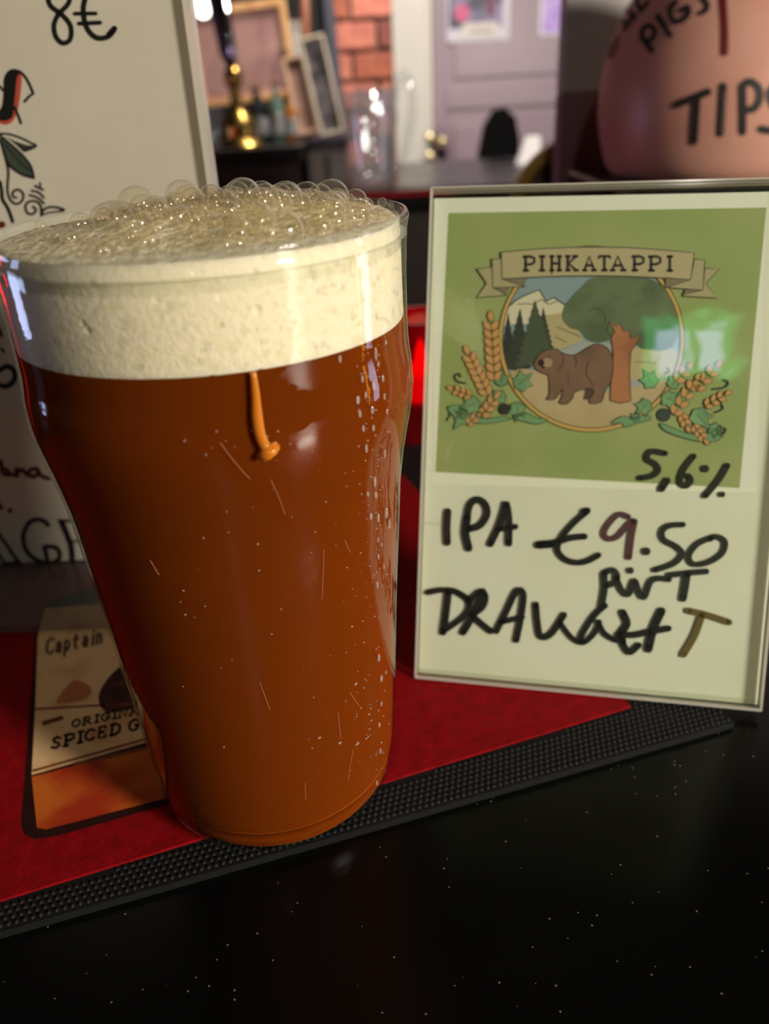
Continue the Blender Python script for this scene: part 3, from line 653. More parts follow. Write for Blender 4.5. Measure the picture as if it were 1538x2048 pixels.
ears = [((280, 515), (262, 215), 7, 62, 34), ((245, 590), (150, 385), 6, 58, 32), ((215, 700), (280, 610), 3, 50, 28), ((160, 595), (70, 560), 3, 40, 24), ((140, 740), (190, 700), 2, 38, 24),
        ((1200, 690), (1310, 520), 4, 56, 32), ((1310, 560), (1415, 450), 3, 56, 32), ((1210, 520), (1270, 455), 2, 54, 30), ((1360, 645), (1460, 590), 3, 46, 26), ((1240, 690), (1265, 745), 2, 42, 26), ((1300, 745), (1355, 815), 3, 40, 24)]
for (x0, y0), (x1, y1), n_, l_, wd in ears:
    ik = Ink(sg).crop(*k4); ik.lift = 21; il = Ink(sg).crop(*k4); il.lift = 22
    a = math.degrees(math.atan2(y1-y0, x1-x0))
    for i in range(n_):
        t = i/n_; cx, cy = x0+(x1-x0)*t, y0+(y1-y0)*t
        for da in (-38, 38):
            p_ = grain(cx, cy, a+da, l_, wd); ik.poly(p_); il.line(p_+[p_[0]], 3, curve=False)
    p_ = grain(x1, y1, a, l_, wd); ik.poly(p_); il.line(p_+[p_[0]], 3, curve=False)
    eo = ik.build('grain_ear', mat('ink_184_138_86', (184, 138, 86), .7, k=KS), pc); il.build('grain_line', mat('ink_92_60_34', (92, 60, 34), .7, k=KS), eo)
# banner
rib = (158, 146, 112); ribd = (116, 108, 80)
tl_ = [(40, 290), (130, 280), (135, 400), (215, 445), (40, 460), (98, 375)]; tr_ = [(1390, 285), (1475, 290), (1395, 375), (1460, 462), (1260, 450), (1275, 412), (1378, 415)]
ml_ = [(130, 232), (186, 228), (190, 348), (325, 395), (135, 400)]; mr_ = [(1328, 230), (1390, 238), (1378, 415), (1165, 400), (1305, 352)]
mb_ = [(185, 190), (320, 178), (450, 168), (600, 162), (750, 160), (900, 162), (1050, 170), (1200, 182), (1328, 195), (1305, 352), (1180, 345), (1050, 338), (900, 332), (750, 330), (600, 331), (450, 335), (320, 341), (190, 348)]
for nm, pts, cc, l in (('banner_tail', tl_, rib, 21), ('banner_tail', tr_, rib, 21), ('banner_fold', [(145, 402), (232, 398), (215, 445)], ribd, 22), ('banner_fold', [(1275, 412), (1378, 415), (1260, 440)], ribd, 22),
                       ('banner_turn', ml_, rib, 23), ('banner_turn', mr_, rib, 23), ('banner_fold', [(190, 348), (327, 342), (325, 395)], ribd, 24), ('banner_fold', [(1155, 342), (1305, 352), (1160, 402)], ribd, 24), ('banner_band', mb_, (166, 152, 118), 25)):
    bo = P5(nm, cc, pts, l, kr)
    S5('banner_line', (62, 58, 40), [(pts+[pts[0]], 6)], l+1, kr, parent=bo, curve=False)
ik = Ink(sg).crop(*kr); ik.lift = 28
for ch, x, wch in (('P', 318, 74), ('I', 408, 62), ('H', 476, 66), ('K', 570, 68), ('A', 674, 70), ('T', 762, 74), ('A', 838, 82), ('P', 962, 76), ('P', 1060, 78), ('I', 1164, 62)):
    y0 = 214 + (abs(x-740)/500)**2*3
    for s in GL[ch]: ik.line([(x+px_*wch, y0+py_*83) for px_, py_ in s], 17 if len(s) < 3 or ch == 'P' else 15, curve=False)
ik.line([(478, 290), (484, 318)], 8)
ik.build('banner_lettering', mat('ink_46_38_32', (46, 38, 32), .7, k=KS), pc)
# hand-written prices
mk = (30, 30, 28)
def hand(name, lines, rgb=mk, dots=()):
    ik = Ink(sg).crop(*k6); ik.lift = 30
    for pts, wd in lines: ik.line(pts, wd)
    for c, r in dots: ik.dot(c, r)
    return ik.build(name, mat('marker_%d_%d_%d' % rgb, rgb, .45, k=KS), pc)
hand('handwriting', [([(162, 350), (158, 420), (160, 482)], 32), ([(246, 372), (238, 440), (252, 506)], 34), ([(244, 395), (255, 325), (288, 298), (322, 318), (330, 362), (300, 408), (252, 424)], 30), ([(345, 488), (378, 420), (402, 350), (412, 314), (424, 380), (424, 486)], 30), ([(372, 426), (452, 414)], 26)])
hand('handwriting', [([(758, 350), (700, 400), (650, 460), (632, 512), (662, 552), (712, 568), (762, 560), (808, 536)], 26), ([(552, 492), (620, 482), (690, 462), (748, 456)], 28), ([(552, 492), (610, 488)], 36), ([(745, 350), (760, 345)], 30)])
hand('handwriting', [([(936, 372), (895, 362), (852, 402), (832, 442), (850, 466), (890, 456), (930, 412), (955, 388)], 24), ([(962, 392), (950, 450), (938, 545)], 28)], (84, 52, 58))
hand('handwriting', [([(1170, 405), (1112, 410), (1082, 432), (1088, 470), (1142, 500), (1166, 532), (1130, 572), (1050, 600)], 25), ([(1290, 462), (1230, 490), (1196, 540), (1216, 575), (1280, 566), (1338, 528), (1350, 478), (1312, 456), (1285, 468)], 24)], (40, 40, 34), [((1013, 520), 18)])
hand('handwriting', [([(832, 618), (834, 680), (820, 760)], 28), ([(834, 612), (868, 600), (888, 622), (880, 652), (840, 668)], 26), ([(882, 630), (910, 690), (938, 702), (962, 645), (984, 700), (1006, 714), (1030, 652), (1062, 636), (1110, 640)], 26), ([(1112, 622), (1200, 612), (1270, 606)], 26), ([(1188, 615), (1180, 670), (1170, 722)], 32)], (40, 42, 38), [((945, 602), 15)])
hand('handwriting', [([(75, 696), (130, 686), (190, 690), (248, 722)], 26), ([(165, 692), (152, 800), (142, 866)], 32), ([(200, 694), (246, 726), (252, 764), (220, 808), (142, 862)], 26),
                     ([(312, 692), (272, 790), (228, 866)], 32), ([(250, 735), (300, 692), (324, 712), (312, 758), (262, 796)], 26), ([(266, 795), (306, 830), (346, 862)], 28), ([(370, 862), (412, 780), (456, 692), (486, 704), (476, 800), (456, 900)], 28), ([(388, 824), (482, 802)], 24)])
hand('handwriting', [([(540, 748), (546, 820), (560, 884), (606, 872), (660, 792)], 28), ([(640, 820), (690, 886), (740, 912), (790, 872), (812, 822)], 22), ([(836, 752), (786, 800), (736, 880), (738, 908)], 26), ([(806, 822), (834, 872), (884, 902)], 24),
                     ([(912, 782), (930, 830), (905, 872), (912, 905)], 32), ([(1078, 776), (1044, 850), (1022, 938)], 36), ([(894, 876), (960, 878), (1030, 864), (1108, 850)], 28), ([(906, 902), (938, 952), (980, 922)], 28)])
hand('handwriting', [([(1192, 774), (1270, 792), (1368, 824)], 28), ([(1252, 792), (1220, 880), (1172, 962)], 30)], (98, 84, 46))
hand('handwriting', [([(1094, 100), (1032, 92), (1016, 124), (1052, 146), (1064, 172), (1038, 196), (986, 206)], 25), ([(1102, 216), (1078, 252)], 30), ([(1216, 112), (1172, 170), (1158, 222), (1182, 240), (1204, 216), (1192, 196)], 25), ([(1360, 152), (1322, 215), (1266, 282)], 26)], (34, 34, 26), [((1265, 166), 17), ((1338, 276), 13)])
P5('pencil_smudge', (180, 176, 150), [(845, 1043), (882, 1048), (882, 1050), (845, 1046)], 5, (0, 0, 1))

# =================================================================== DRINKS MENU STAND (upright acrylic, left)
ME = Vector((math.cos(rad(-12)), math.sin(rad(-12)), 0)); MN = Vector((ME.y, -ME.x, 0))      # MN faces the camera
M0 = onz(70, 1141, 0); M0 = M0 - ME*(M0-Vector((-.09, .1345, 0))).dot(ME); M0.z = 0
def mp(u, z, d=0.0): return M0+ME*u+MN*d+Z*z
q = onplane(430, 365, M0, MN); UR = (q-M0).dot(ME); UL = UR-.148
ms = root('menu_stand', mp((UL+UR)/2, 0), 'tall clear acrylic menu stand behind the pint glass', 'menu stand')
acr2 = clear('acrylic_menu', (247, 247, 244), 1.5, .02, wav=(70, .25))
def mslab(u0, u1, z0, z1, d0, d1): return G().box8([mp(u, z, d) for z in (z0, z1) for (u, d) in ((u0, d1), (u1, d1), (u1, d0), (u0, d0))])
mslab(UL, UR, .003, .218, .0006, .0026).build('front_panel', acr2, ms)
mslab(UL, UR, .003, .218, -.0040, -.0020).build('back_panel', acr2, ms)
mslab(UR-.0022, UR+.0002, .003, .2182, -.0042, .0028).build('polished_edge', edgem, ms)
mslab(UL-.0002, UL+.002, .003, .2182, -.0042, .0028).build('polished_edge', edgem, ms)
mslab(UL, UR, .0005, .0035, -.046, .046).build('base_panel', clear('acrylic_base', (228, 226, 222), 1.3, .2, haze=.08, hazecol=(190, 188, 184)), ms)
mc = root('menu_card', mp((UL+UR)/2, .004, -.0006), 'white drinks menu card with a dark leaf drawing in the tall acrylic stand', 'card')
mslab(UL+.0024, UR-.0026, .004, .2150, -.0012, -.0004).build('paper', mat('menu_paper', (208, 199, 187), .7, k=1.06, noise=(18, (202, 193, 180), .4, .65)), mc)
def mg(x, y, l): return onplane(x, y, M0+MN*(-.00034+l*.00004), MN)
kA = (0, 0, .286); kB = (0, 100, .1759); kC = (0, 560, .2927); kD = (0, 1000, .169)
def menu_ink(name, rgb, lines=(), polys=(), dots=(), view=kA, l=1, parent=None, curvepoly=True):
    ik = Ink(mg).crop(*view); ik.lift = l
    for pts, wd in lines: ik.line(pts, wd*1.2)
    for pts in polys: ik.poly(pts, curvepoly)
    for c, r in dots: ik.dot(c, r)
    return ik.build(name, mat('menu_ink_%d_%d_%d' % rgb, rgb, .5), parent or mc)
bk = (18, 16, 16)
menu_ink('price_lettering', bk, [([(410, 95), (378, 170), (388, 250), (432, 300), (480, 288), (498, 240), (488, 170), (430, 100), (362, 50), (338, 0), (352, -60), (420, -90), (478, -50), (480, 20), (415, 92)], 30),
                             ([(596, -10), (582, 60), (592, 150), (624, 222), (682, 266), (756, 256), (800, 206)], 32), ([(522, 96), (670, 94)], 24), ([(552, 165), (700, 158)], 26), ([(760, 245), (800, 200)], 36)])
menu_ink('scroll_red_edge', (190, 78, 62), polys=[[(-60, 800), (60, 850), (160, 790), (220, 600), (245, 300), (180, 300), (150, 650), (40, 780)]], view=kB, l=1)
menu_ink('scroll', bk, polys=[[(60, 280), (110, 225), (180, 215), (225, 250), (190, 330), (175, 480), (160, 640), (140, 760), (60, 805), (-40, 790), (-40, 720), (20, 640), (40, 480), (40, 360)]], view=kB, l=2)
menu_ink('scroll_line', bk, [([(220, 240), (290, 310), (340, 400), (378, 495)], 26), ([(378, 495), (330, 530), (280, 585)], 26), ([(165, 650), (205, 740), (238, 830)], 26), ([(0, 410), (35, 460)], 22)], view=kB, l=3)
menu_ink('leaf', (64, 74, 62), polys=[[(0, 960), (130, 1080), (260, 1200), (350, 1320), (390, 1450), (260, 1420), (150, 1340), (70, 1260), (40, 1130)]], view=kB, l=2, curvepoly=False)
menu_ink('leaf', (46, 50, 46), polys=[[(60, 980), (180, 1040), (300, 1080), (400, 1090), (340, 1130), (260, 1150), (160, 1060)]], view=kB, l=1, curvepoly=False)
menu_ink('leaf_line', bk, [([(0, 950), (120, 960), (260, 1010), (360, 1060), (412, 1090), (340, 1130), (270, 1150)], 20), ([(0, 970), (130, 1080), (260, 1200), (350, 1320), (388, 1455)], 22), ([(388, 1455), (260, 1420), (150, 1350), (80, 1280), (50, 1180), (0, 1010)], 22), ([(60, 1080), (180, 1220), (330, 1370)], 12),
                           ([(75, 1260), (95, 1400), (85, 1580), (110, 1690), (180, 1750), (250, 1715), (265, 1640), (215, 1590), (155, 1605), (145, 1660), (185, 1680)], 24), ([(0, 1500), (20, 1600), (30, 1700), (90, 1800), (145, 1950)], 34),
                           ([(400, 1545), (490, 1590)], 22), ([(455, 1510), (460, 1550)], 18), ([(360, 1600), (440, 1620), (500, 1680)], 22), ([(335, 1650), (430, 1680), (500, 1745)], 22), ([(470, 1880), (465, 1780), (420, 1725), (340, 1720), (290, 1770), (310, 1850), (370, 1865), (410, 1820), (375, 1780)], 24),
                           ([(470, 1860), (520, 1800), (620, 1785), (730, 1815)], 24), ([(470, 1880), (560, 1850), (720, 1830)], 18)], view=kB, l=3)
menu_ink('berry', (96, 34, 30), dots=[((20, 1990), 45)], view=kB, l=2)
menu_ink('scroll_line', bk, [([(-10, 620), (50, 590), (95, 620), (98, 680), (50, 725), (0, 720)], 30), ([(-10, 330), (10, 380)], 20), ([(10, 470), (25, 490)], 16)], view=kC, l=3)
menu_ink('menu_lettering', bk, [([(-30, 1230), (5, 1245), (20, 1320), (75, 1330)], 26), ([(40, 1290), (75, 1325), (110, 1335)], 22), ([(110, 1290), (115, 1340)], 24), ([(112, 1320), (150, 1295), (175, 1325)], 24), ([(190, 1335), (205, 1300), (250, 1290), (262, 1320), (225, 1345), (195, 1330)], 24), ([(255, 1295), (280, 1335), (335, 1358)], 24), ([(-10, 1530), (10, 1560)], 22)], dots=[((68, 1576), 18)], view=kC, l=3)
menu_ink('menu_lettering', bk, [([(-60, 330), (0, 430), (90, 550), (170, 670), (230, 738)], 36), ([(-60, 640), (-10, 640), (30, 720), (60, 745), (230, 738)], 30), ([(570, 300), (520, 250), (430, 232), (345, 270), (285, 380), (275, 480), (312, 600), (400, 690), (520, 738), (620, 742), (690, 702), (708, 640), (672, 572), (600, 552), (525, 560), (542, 620), (560, 700)], 46),
                               ([(695, 246), (880, 246)], 30), ([(730, 262), (800, 430), (842, 560), (856, 738)], 60), ([(856, 738), (1060, 732)], 28), ([(840, 490), (980, 485)], 26)], view=kD, l=3)

# =================================================================== RED CANDLE behind the pint
cp = onz(848, 822, TZ); cp = cp + FH*.022
cv = root('candle_holder', cp, 'red glowing votive candle holder between the pint and the price sign', 'candle holder')
autosmooth(G().lathe(cp, [(.019, 0), (.021, .002), (.0235, .055), (.0222, .055), (.0200, .004), (1e-6, .003)], 40).build('glass_cup', clear('red_cup_glass', (225, 20, 40), 1.4, .05, haze=.5, hazecol=(110, 2, 8)), cv))
autosmooth(G().lathe(cp, [(1e-6, .004), (.0185, .004), (.0195, .020), (1e-6, .021)], 32).build('wax_painted_glow', mat('red_wax_painted_glow', (255, 60, 50), .5, emit=((255, 30, 40), 4.0)), cv))  # candle wax, the flame's glow in it painted on as emission
G().lathe(cp+Z*.020, [(1e-6, 0), (.0035, .004), (.0038, .009), (.002, .016), (1e-6, .021)], 14, cap=False).build('flame', mat('flame', (255, 170, 70), .5, emit=((255, 110, 45), 8.0)), cv, True)
G().tube([cp+Z*.018, cp+Z*.024], .0006, 6).build('wick', mat('wick', (20, 15, 12), .8), cv)
pl = bpy.data.lights.new('candle_light', 'POINT'); pl.energy = .034; pl.color = (1.0, .30, .16); pl.shadow_soft_size = .012
po = bpy.data.objects.new('candle_light', pl); COL.objects.link(po); po.location = cp+Z*.036

# =================================================================== TIP JAR on a black box
jb = .58; jc = at(1450, 190, jb); sc = (jc-CAM).dot(FW)/FPX
JA, JB = 245*sc, 290*sc
jz0 = at(1450, 344, jb).z
jr = root('tip_jar', Vector((jc.x, jc.y, jz0)), 'pink egg-shaped tip jar with black handwriting', 'tip jar')
prof = []; b0 = jz0-jc.z; a0 = math.asin(max(-1, b0/JB))
prof.append((1e-6, b0)); prof.append((JA*math.cos(a0)-.004, b0)); prof.append((JA*math.cos(a0)-.001, b0+.0015))
for i in range(1, 41):
    a = a0+.04+(math.pi/2-.001-a0-.04)*i/40; prof.append((max(1e-6, JA*math.cos(a)), JB*math.sin(a)))
autosmooth(G().lathe(jc, prof, 72, cap=False).build('body', mat('pink_ceramic', (218, 160, 138), .38, k=.72, noise=(22, (206, 142, 122), .45, .75), spec=.35), jr), 60)
def jg(x, y, l):
    d = ray(x, y); M = Vector((1/JA, 1/JA, 1/JB)); oo = CAM-jc
    o2 = Vector((oo.x*M.x, oo.y*M.y, oo.z*M.z)); d2 = Vector((d.x*M.x, d.y*M.y, d.z*M.z))
    A = d2.dot(d2); B = 2*o2.dot(d2); Cc = o2.dot(o2)-1; D = max(0, B*B-4*A*Cc); t_ = (-B-math.sqrt(D))/2/A
    p = CAM+d*t_; q = p-jc; n = Vector((q.x/JA**2, q.y/JA**2, q.z/JB**2)).normalized()
    return p+n*(.0004+.0002*l)
kJ = (1100, 0, .2848)
def jar_ink(name, rgb, lines, l=0):
    ik = Ink(jg).crop(*kJ); ik.lift = l
    for pts, wd in lines: ik.line(pts if len(pts) > 2 else [(pts[0][0]+(pts[1][0]-pts[0][0])*i/8, pts[0][1]+(pts[1][1]-pts[0][1])*i/8) for i in range(9)], wd)
    return ik.build(name, mat('jar_ink_%d_%d_%d' % rgb, rgb, .5), jr)
jk = (32, 28, 26)
jar_ink('jar_lettering', jk, [([(890, 735), (1108, 645)], 56), ([(1030, 680), (1010, 990)], 60), ([(1215, 605), (1196, 935)], 56), ([(1350, 620), (1352, 780), (1352, 925)], 56), ([(1345, 612), (1400, 572), (1462, 616), (1470, 700), (1430, 762), (1378, 770)], 54),
                              ([(1690, 640), (1600, 600), (1545, 650), (1570, 740), (1640, 800), (1630, 880), (1560, 915), (1482, 905)], 56)])
jar_ink('jar_lettering', jk, [([(645, 258), (715, 355)], 42), ([(642, 262), (655, 205), (700, 178), (735, 215), (725, 265), (675, 302)], 34), ([(757, 118), (845, 250)], 40), ([(885, 15), (842, 70), (862, 138), (920, 148), (972, 100), (968, 52), (925, 72)], 38), ([(1050, -60), (1075, -10), (1105, 30), (1095, 75), (1058, 92)], 36)])
jar_ink('jar_lettering', (46, 32, 30), [([(548, 75), (600, 128)], 30), ([(595, 100), (525, 205)], 30), ([(505, 150), (560, 165)], 26), ([(610, 20), (645, 80)], 28), ([(635, 75), (690, 20)], 28), ([(600, 10), (640, -30)], 24)])
jar_ink('jar_lettering', (84, 52, 48), [([(480, 255), (465, 330), (440, 385), (415, 405)], 22), ([(440, 300), (420, 380)], 16)])
jar_ink('coin_slot', (92, 8, 12), [([(1205, -260), (1215, 0), (1226, 200), (1226, 370)], 52)])
jar_ink('jar_scratch', (96, 88, 82), [([(1225, 650), (1222, 780), (1205, 930)], 12)], 1)
# box under the jar
bl = at(1228, 336, .545); blk = mat('black_gloss_box', (9, 9, 10), .22, spec=.5)
a0_ = (bl-CG).dot(RH)
t = root('cash_box', W(a0_+.13, .58, TZ), 'black glossy box under the pink tip jar', 'box')
G().rbox(a0_, a0_+.26, .50, .66, TZ, jz0-.018, .003).build('body', blk, t)
G().rbox(a0_-.002, a0_+.262, .498, .662, jz0-.017, jz0, .003).build('lid', blk, t)

# =================================================================== BACK BAR
pb = .70; pa0 = (at(1121, 200, pb)-CG).dot(RH)
bb = root('back_bar', W(-.2, 2.2, -1.1), 'dark back bar counter holding the jug and the brass tap', 'counter')
G().rbox(-1.7, .80, 1.80, 2.56, -.045, TZ, .004).build('counter_top', lac, bb)
G().rbox(-1.65, .76, 1.86, 2.52, -1.1, -.045).build('front_panel', mat('back_bar_wood', (30, 19, 16), .6, noise=(10, (38, 24, 20), .4, .65), spec=.3), bb)
t = root('led_strip', W(-.3, 1.797, -.016), 'thin red light strip under the edge of the back bar', 'light strip')
G().rbox(-1.6, .70, 1.7935, 1.7998, -.016, -.005, .001).build('channel', mat('strip_channel', (24, 8, 8), .7, spec=.1), t)
G().rbox(-1.58, .69, 1.7905, 1.7935, -.014, -.007).build('diffuser', mat('strip_red', (80, 8, 10), .6, spec=.1, emit=((255, 14, 20), .10)), t)
# raised step for the tap
pz = at(480, 297, 1.92).z; pa = at(604, 300, 1.88)
a1 = (pa-CG).dot(RH)
st = root('serving_step', W(a1-.5, 2.1, TZ), 'low dark step on the back bar under the brass tap', 'step')
G().rbox(a1-1.2, a1, 1.88, 2.36, pz-.032, pz, .003).build('top_board', mat('step_black', (16, 15, 13), .35), st)
G().rbox(a1-1.19, a1-.01, 1.90, 2.35, TZ, pz-.032).build('riser', mat('step_brown', (44, 27, 22), .55), st)
# brass tap
tp = at(482, 290, 2.00); tp.z = pz; s = hs(2.00); v = vs_(2.00)
tap = root('beer_tap', tp, 'polished brass beer tap with a black lever on the dark step', 'beer tap')
brass = mat('brass', (192, 156, 82), .27, 1.0)
autosmooth(G().lathe(tp, [(1e-6, 0), (46*s, 0), (47*s, 4*v), (42*s, 10*v), (35*s, 16*v), (33*s, 30*v), (35*s, 38*v), (34*s, 46*v), (29*s, 56*v), (20*s, 70*v), (13*s, 82*v), (11*s, 100*v), (11*s, 118*v), (15*s, 122*v), (18*s, 130*v), (19*s, 140*v), (17*s, 152*v), (12*s, 158*v), (9*s, 162*v), (1e-6, 162*v)], 48, cap=False).build('brass_body', brass, tap), 40)
G().tube([tp+Z*160*v, tp+Z*190*v-RH*6*s, tp+Z*300*v-RH*16*s, tp+Z*420*v-RH*22*s], [9*s, 15*s, 17*s, 20*s], 18).build('lever', mat('lever_black', (10, 10, 11), .25), tap, True)
G().tube([tp+Z*170*v+RH*6*s-FH*8*s, tp+Z*182*v+RH*6*s-FH*9*s, tp+Z*300*v+RH*-1*s-FH*9*s], [6*s, 9*s, 9*s], 14).build('chrome_spout', mat('chrome', (225, 225, 230), .08, 1.0), tap, True)
# framed parchment picture standing behind the tap
def framed(name, label, c, wd, ht, roll, lean, bw, fm, pm, cat='picture', extra=None):
    """c: centre of lower edge; roll turns it in its own plane, lean tips it back"""
    q = Matrix.Rotation(roll, 3, FH); x = q @ RH; u = q @ (Z*math.cos(lean)+FH*math.sin(lean)); n = x.cross(u)
    t = root(name, c, label, cat)
    cc = c+u*ht/2
    G().obox(cc-n*.004, x, n, u, wd/2-.002, .003, ht/2-.002).build('picture', pm, t)
    for sx, su, hw, hh in ((0, ht/2-bw/2, wd/2, bw/2), (0, -ht/2+bw/2, wd/2, bw/2), (-wd/2+bw/2, 0, bw/2, ht/2-bw), (wd/2-bw/2, 0, bw/2, ht/2-bw)):
        G().obox(cc+x*sx+u*su, x, n, u, hw, .007, hh, .002).build('frame_bar', fm, t)
    return t, cc, x, u, n
s2 = hs(2.27); v2 = vs_(2.27)
gold = mat('frame_gold', (226, 176, 118), .5, noise=(60, (200, 146, 92), .4, .7))
c0 = at(500, 205, 2.27); 
framed('framed_print', 'faded pink print in a pale gold frame behind the brass tap', c0, 196*s2, 190*v2, rad(-4), rad(4), 13*s2, gold, mat('pink_print', (176, 136, 126), .7, noise=(14, (150, 108, 104), .4, .62)))
for px_, r_ in ((440, 9), (560, 9)):     # feet of the frame reach the step
    pass
# clear stem glass, bottles under the frame
clr = clear('bar_glass', (250, 252, 253), 1.75, .03, haze=.06, hazecol=(235, 238, 240))
def tumbler(name, p, prof, label, group=None):
    t = root(name, p, label, 'glass', group)
    outer = prof; inner = [(max(1e-6, r-.0025), max(z, .008)) for r, z in reversed(prof)]
    autosmooth(G().lathe(p, [(1e-6, 0)]+outer+inner+[(1e-6, .008)], 40, cap=False).build('bowl', clr, t), 50); return t
p = at(428, 282, 2.06); p.z = pz; q_ = hs(2.06); v_q = vs_(2.06)
tumbler('stem_glass', p, [(20*q_, 0), (20*q_, 3*v_q), (6*q_, 8*v_q), (8*q_, 16*v_q), (17*q_, 28*v_q), (14*q_, 42*v_q), (22*q_, 60*v_q), (26*q_, 82*v_q)], 'small clear stem glass on the step left of the brass tap')
def bottle(p, r, h, m, label, cap):
    t = root('bottle', p, label, 'bottle')
    autosmooth(G().lathe(p, [(1e-6, 0), (r*.9, 0), (r, r*.12), (r, h*.55), (r*.85, h*.64), (r*.4, h*.74), (r*.33, h*.80), (r*.33, h*.95), (r*.38, h*.955), (r*.38, h), (1e-6, h)], 28, cap=False).build('body', m, t), 40)
    autosmooth(G().lathe(p+Z*h*.955, [(r*.42, 0), (r*.44, h*.02), (r*.42, h*.05), (1e-6, h*.052)], 20).build('cap', cap, t), 40)
    autosmooth(G().lathe(p, [(r*1.012, h*.14), (r*1.012, h*.46)], 28, cap=False).build('paper_label', mat('bottle_label_grey', (150, 150, 150), .6, noise=(40, (90, 95, 100), .45, .6)), t), 40)
dk = mat('dark_bottle_glass', (26, 30, 34), .08, coat=.6); gn = mat('green_bottle_glass', (90, 112, 100), .1, coat=.5); capm = mat('cap_gold', (190, 150, 70), .3, 1.0)
for px_, py_, r_, h_, m_, lb in ((523, 288, 21, 140, dk, 'dark glass bottle right beside the brass tap'), (560, 292, 16, 150, gn, 'pale green glass bottle beside the dark bottle'), (585, 290, 13, 120, mat('amber_bottle', (150, 92, 38), .15, coat=.4), 'amber bottle at the end of the dark step')):
    p = at(px_, py_, 2.12); p.z = pz; bottle(p, r_*s2, h_*v2*.78, m_, lb, capm)
# chalkboard with its dark frame edge
def board_quad(name, label, pts, b, th, m, cat):
    P = [at(x, y, b) for x, y in pts]; t = root(name, (P[2]+P[3])/2, label, cat)
    G().box8(P+[v+FH*th for v in P]).build('panel', m, t); return t, P
t, P = board_quad('chalkboard', 'large black chalkboard leaning behind the framed print', [(340, -160), (640, -160), (676, 272), (340, 290)], 2.40, .015, mat('chalkboard_black', (14, 14, 15), .6, noise=(8, (22, 22, 23), .4, .7)), 'board')
Pa = [at(x, y, 2.38) for x, y in ((632, -160), (652, -160), (692, 270), (672, 274))]
G().box8(Pa+[v+FH*.03 for v in Pa]).build('side_rail', mat('rail_grey', (74, 74, 86), .4), t)
# block and shelf to the right of the step
ba0 = a1+.004; ba1 = (at(690, 300, 1.94)-CG).dot(RH); bz = at(645, 288, 1.94).z
t = root('steel_cabinet', W((ba0+ba1)/2, 2.06, TZ), 'grey metal box beside the dark step', 'box')
G().rbox(ba0+.002, ba1, 1.94, 2.28, TZ, bz-.012, .004).build('body', mat('grey_metal_box', (120, 108, 104), .4, noise=(9, (84, 76, 74), .4, .65)), t)
G().rbox(ba0+.040, ba0+.052, 1.936, 1.942, .01, bz-.02).build('seam', mat('seam_dark', (52, 46, 44), .5), t)
t = tag(G().rbox(ba0+.004, ba1+.006, 1.93, 2.29, bz-.012, bz+.012, .003).build('shelf_board', mat('aubergine_board', (38, 28, 40), .45), origin=W((ba0+ba1)/2, 2.1, bz-.012)), 'dark aubergine board lying on the grey metal box', 'board')
s3 = hs(2.12); v3 = vs_(2.12)
c0 = at(618, 268, 2.18); c0.z = bz+.012
framed('framed_photo', 'tall pale framed card leaning on the aubergine board', c0, 46*s3, 165*v3, rad(-9), rad(8), 7*s3, mat('frame_tan', (206, 170, 138), .6), mat('card_tan', (176, 142, 122), .7, noise=(20, (150, 110, 92), .4, .65)))
c0 = at(664, 252, 2.10); c0.z = bz+.012
framed('framed_photo', 'black and white photograph in a cream frame leaning on the aubergine board', c0, 50*s3, 200*v3, rad(-10), rad(8), 6*s3, mat('frame_cream', (210, 196, 172), .6), mat('bw_photo', (120, 112, 114), .5, noise=(26, (52, 48, 52), .42, .58)))
p0 = at(614, 160, 2.05); 
t = root('wooden_pole', at(618, 255, 2.32), 'thin copper-brown pole in front of the chalkboard', 'pole')
G().tube([at(618, 262, 2.32), at(612, 120, 2.32), at(606, -120, 2.32)], 9*s2, 12).build('shaft', mat('copper_brown', (132, 78, 52), .45), t, True)
p = at(594, 118, 2.385)
t = root('paper_tag', p, 'small pale paper tag pinned on the chalkboard', 'paper')
G().obox(at(594, 78, 2.385), RH, FH, Z, 12*s2, .001, 36*v2).build('sheet', mat('tag_paper', (204, 196, 182), .7), t)
G().sphere(at(594, 44, 2.38), 3*s2, 10, 8).build('pin', mat('pin_red', (150, 40, 40), .4), t, True)
p = at(404, 8, 2.15)
t = root('hanging_bulb', p+Z*.06, 'bare lit white bulb hanging above the framed print', 'lamp')
autosmooth(G().lathe(p, [(1e-6, -.028), (.012, -.024), (.017, -.010), (.016, .004), (.009, .022), (.008, .030)], 24, cap=False).build('bulb', mat('bulb_white', (255, 250, 240), .4, emit=((255, 248, 236), 6.0)), t), 60)
autosmooth(G().lathe(p+Z*.028, [(.010, 0), (.011, .02), (.004, .035), (1e-6, .036)], 16).build('socket', mat('socket_brass', (150, 112, 60), .35, 1.0), t))
G().tube([p+Z*.06, Vector((p.x, p.y, 1.75))], .002, 6).build('cord', mat('cord_black'), t)

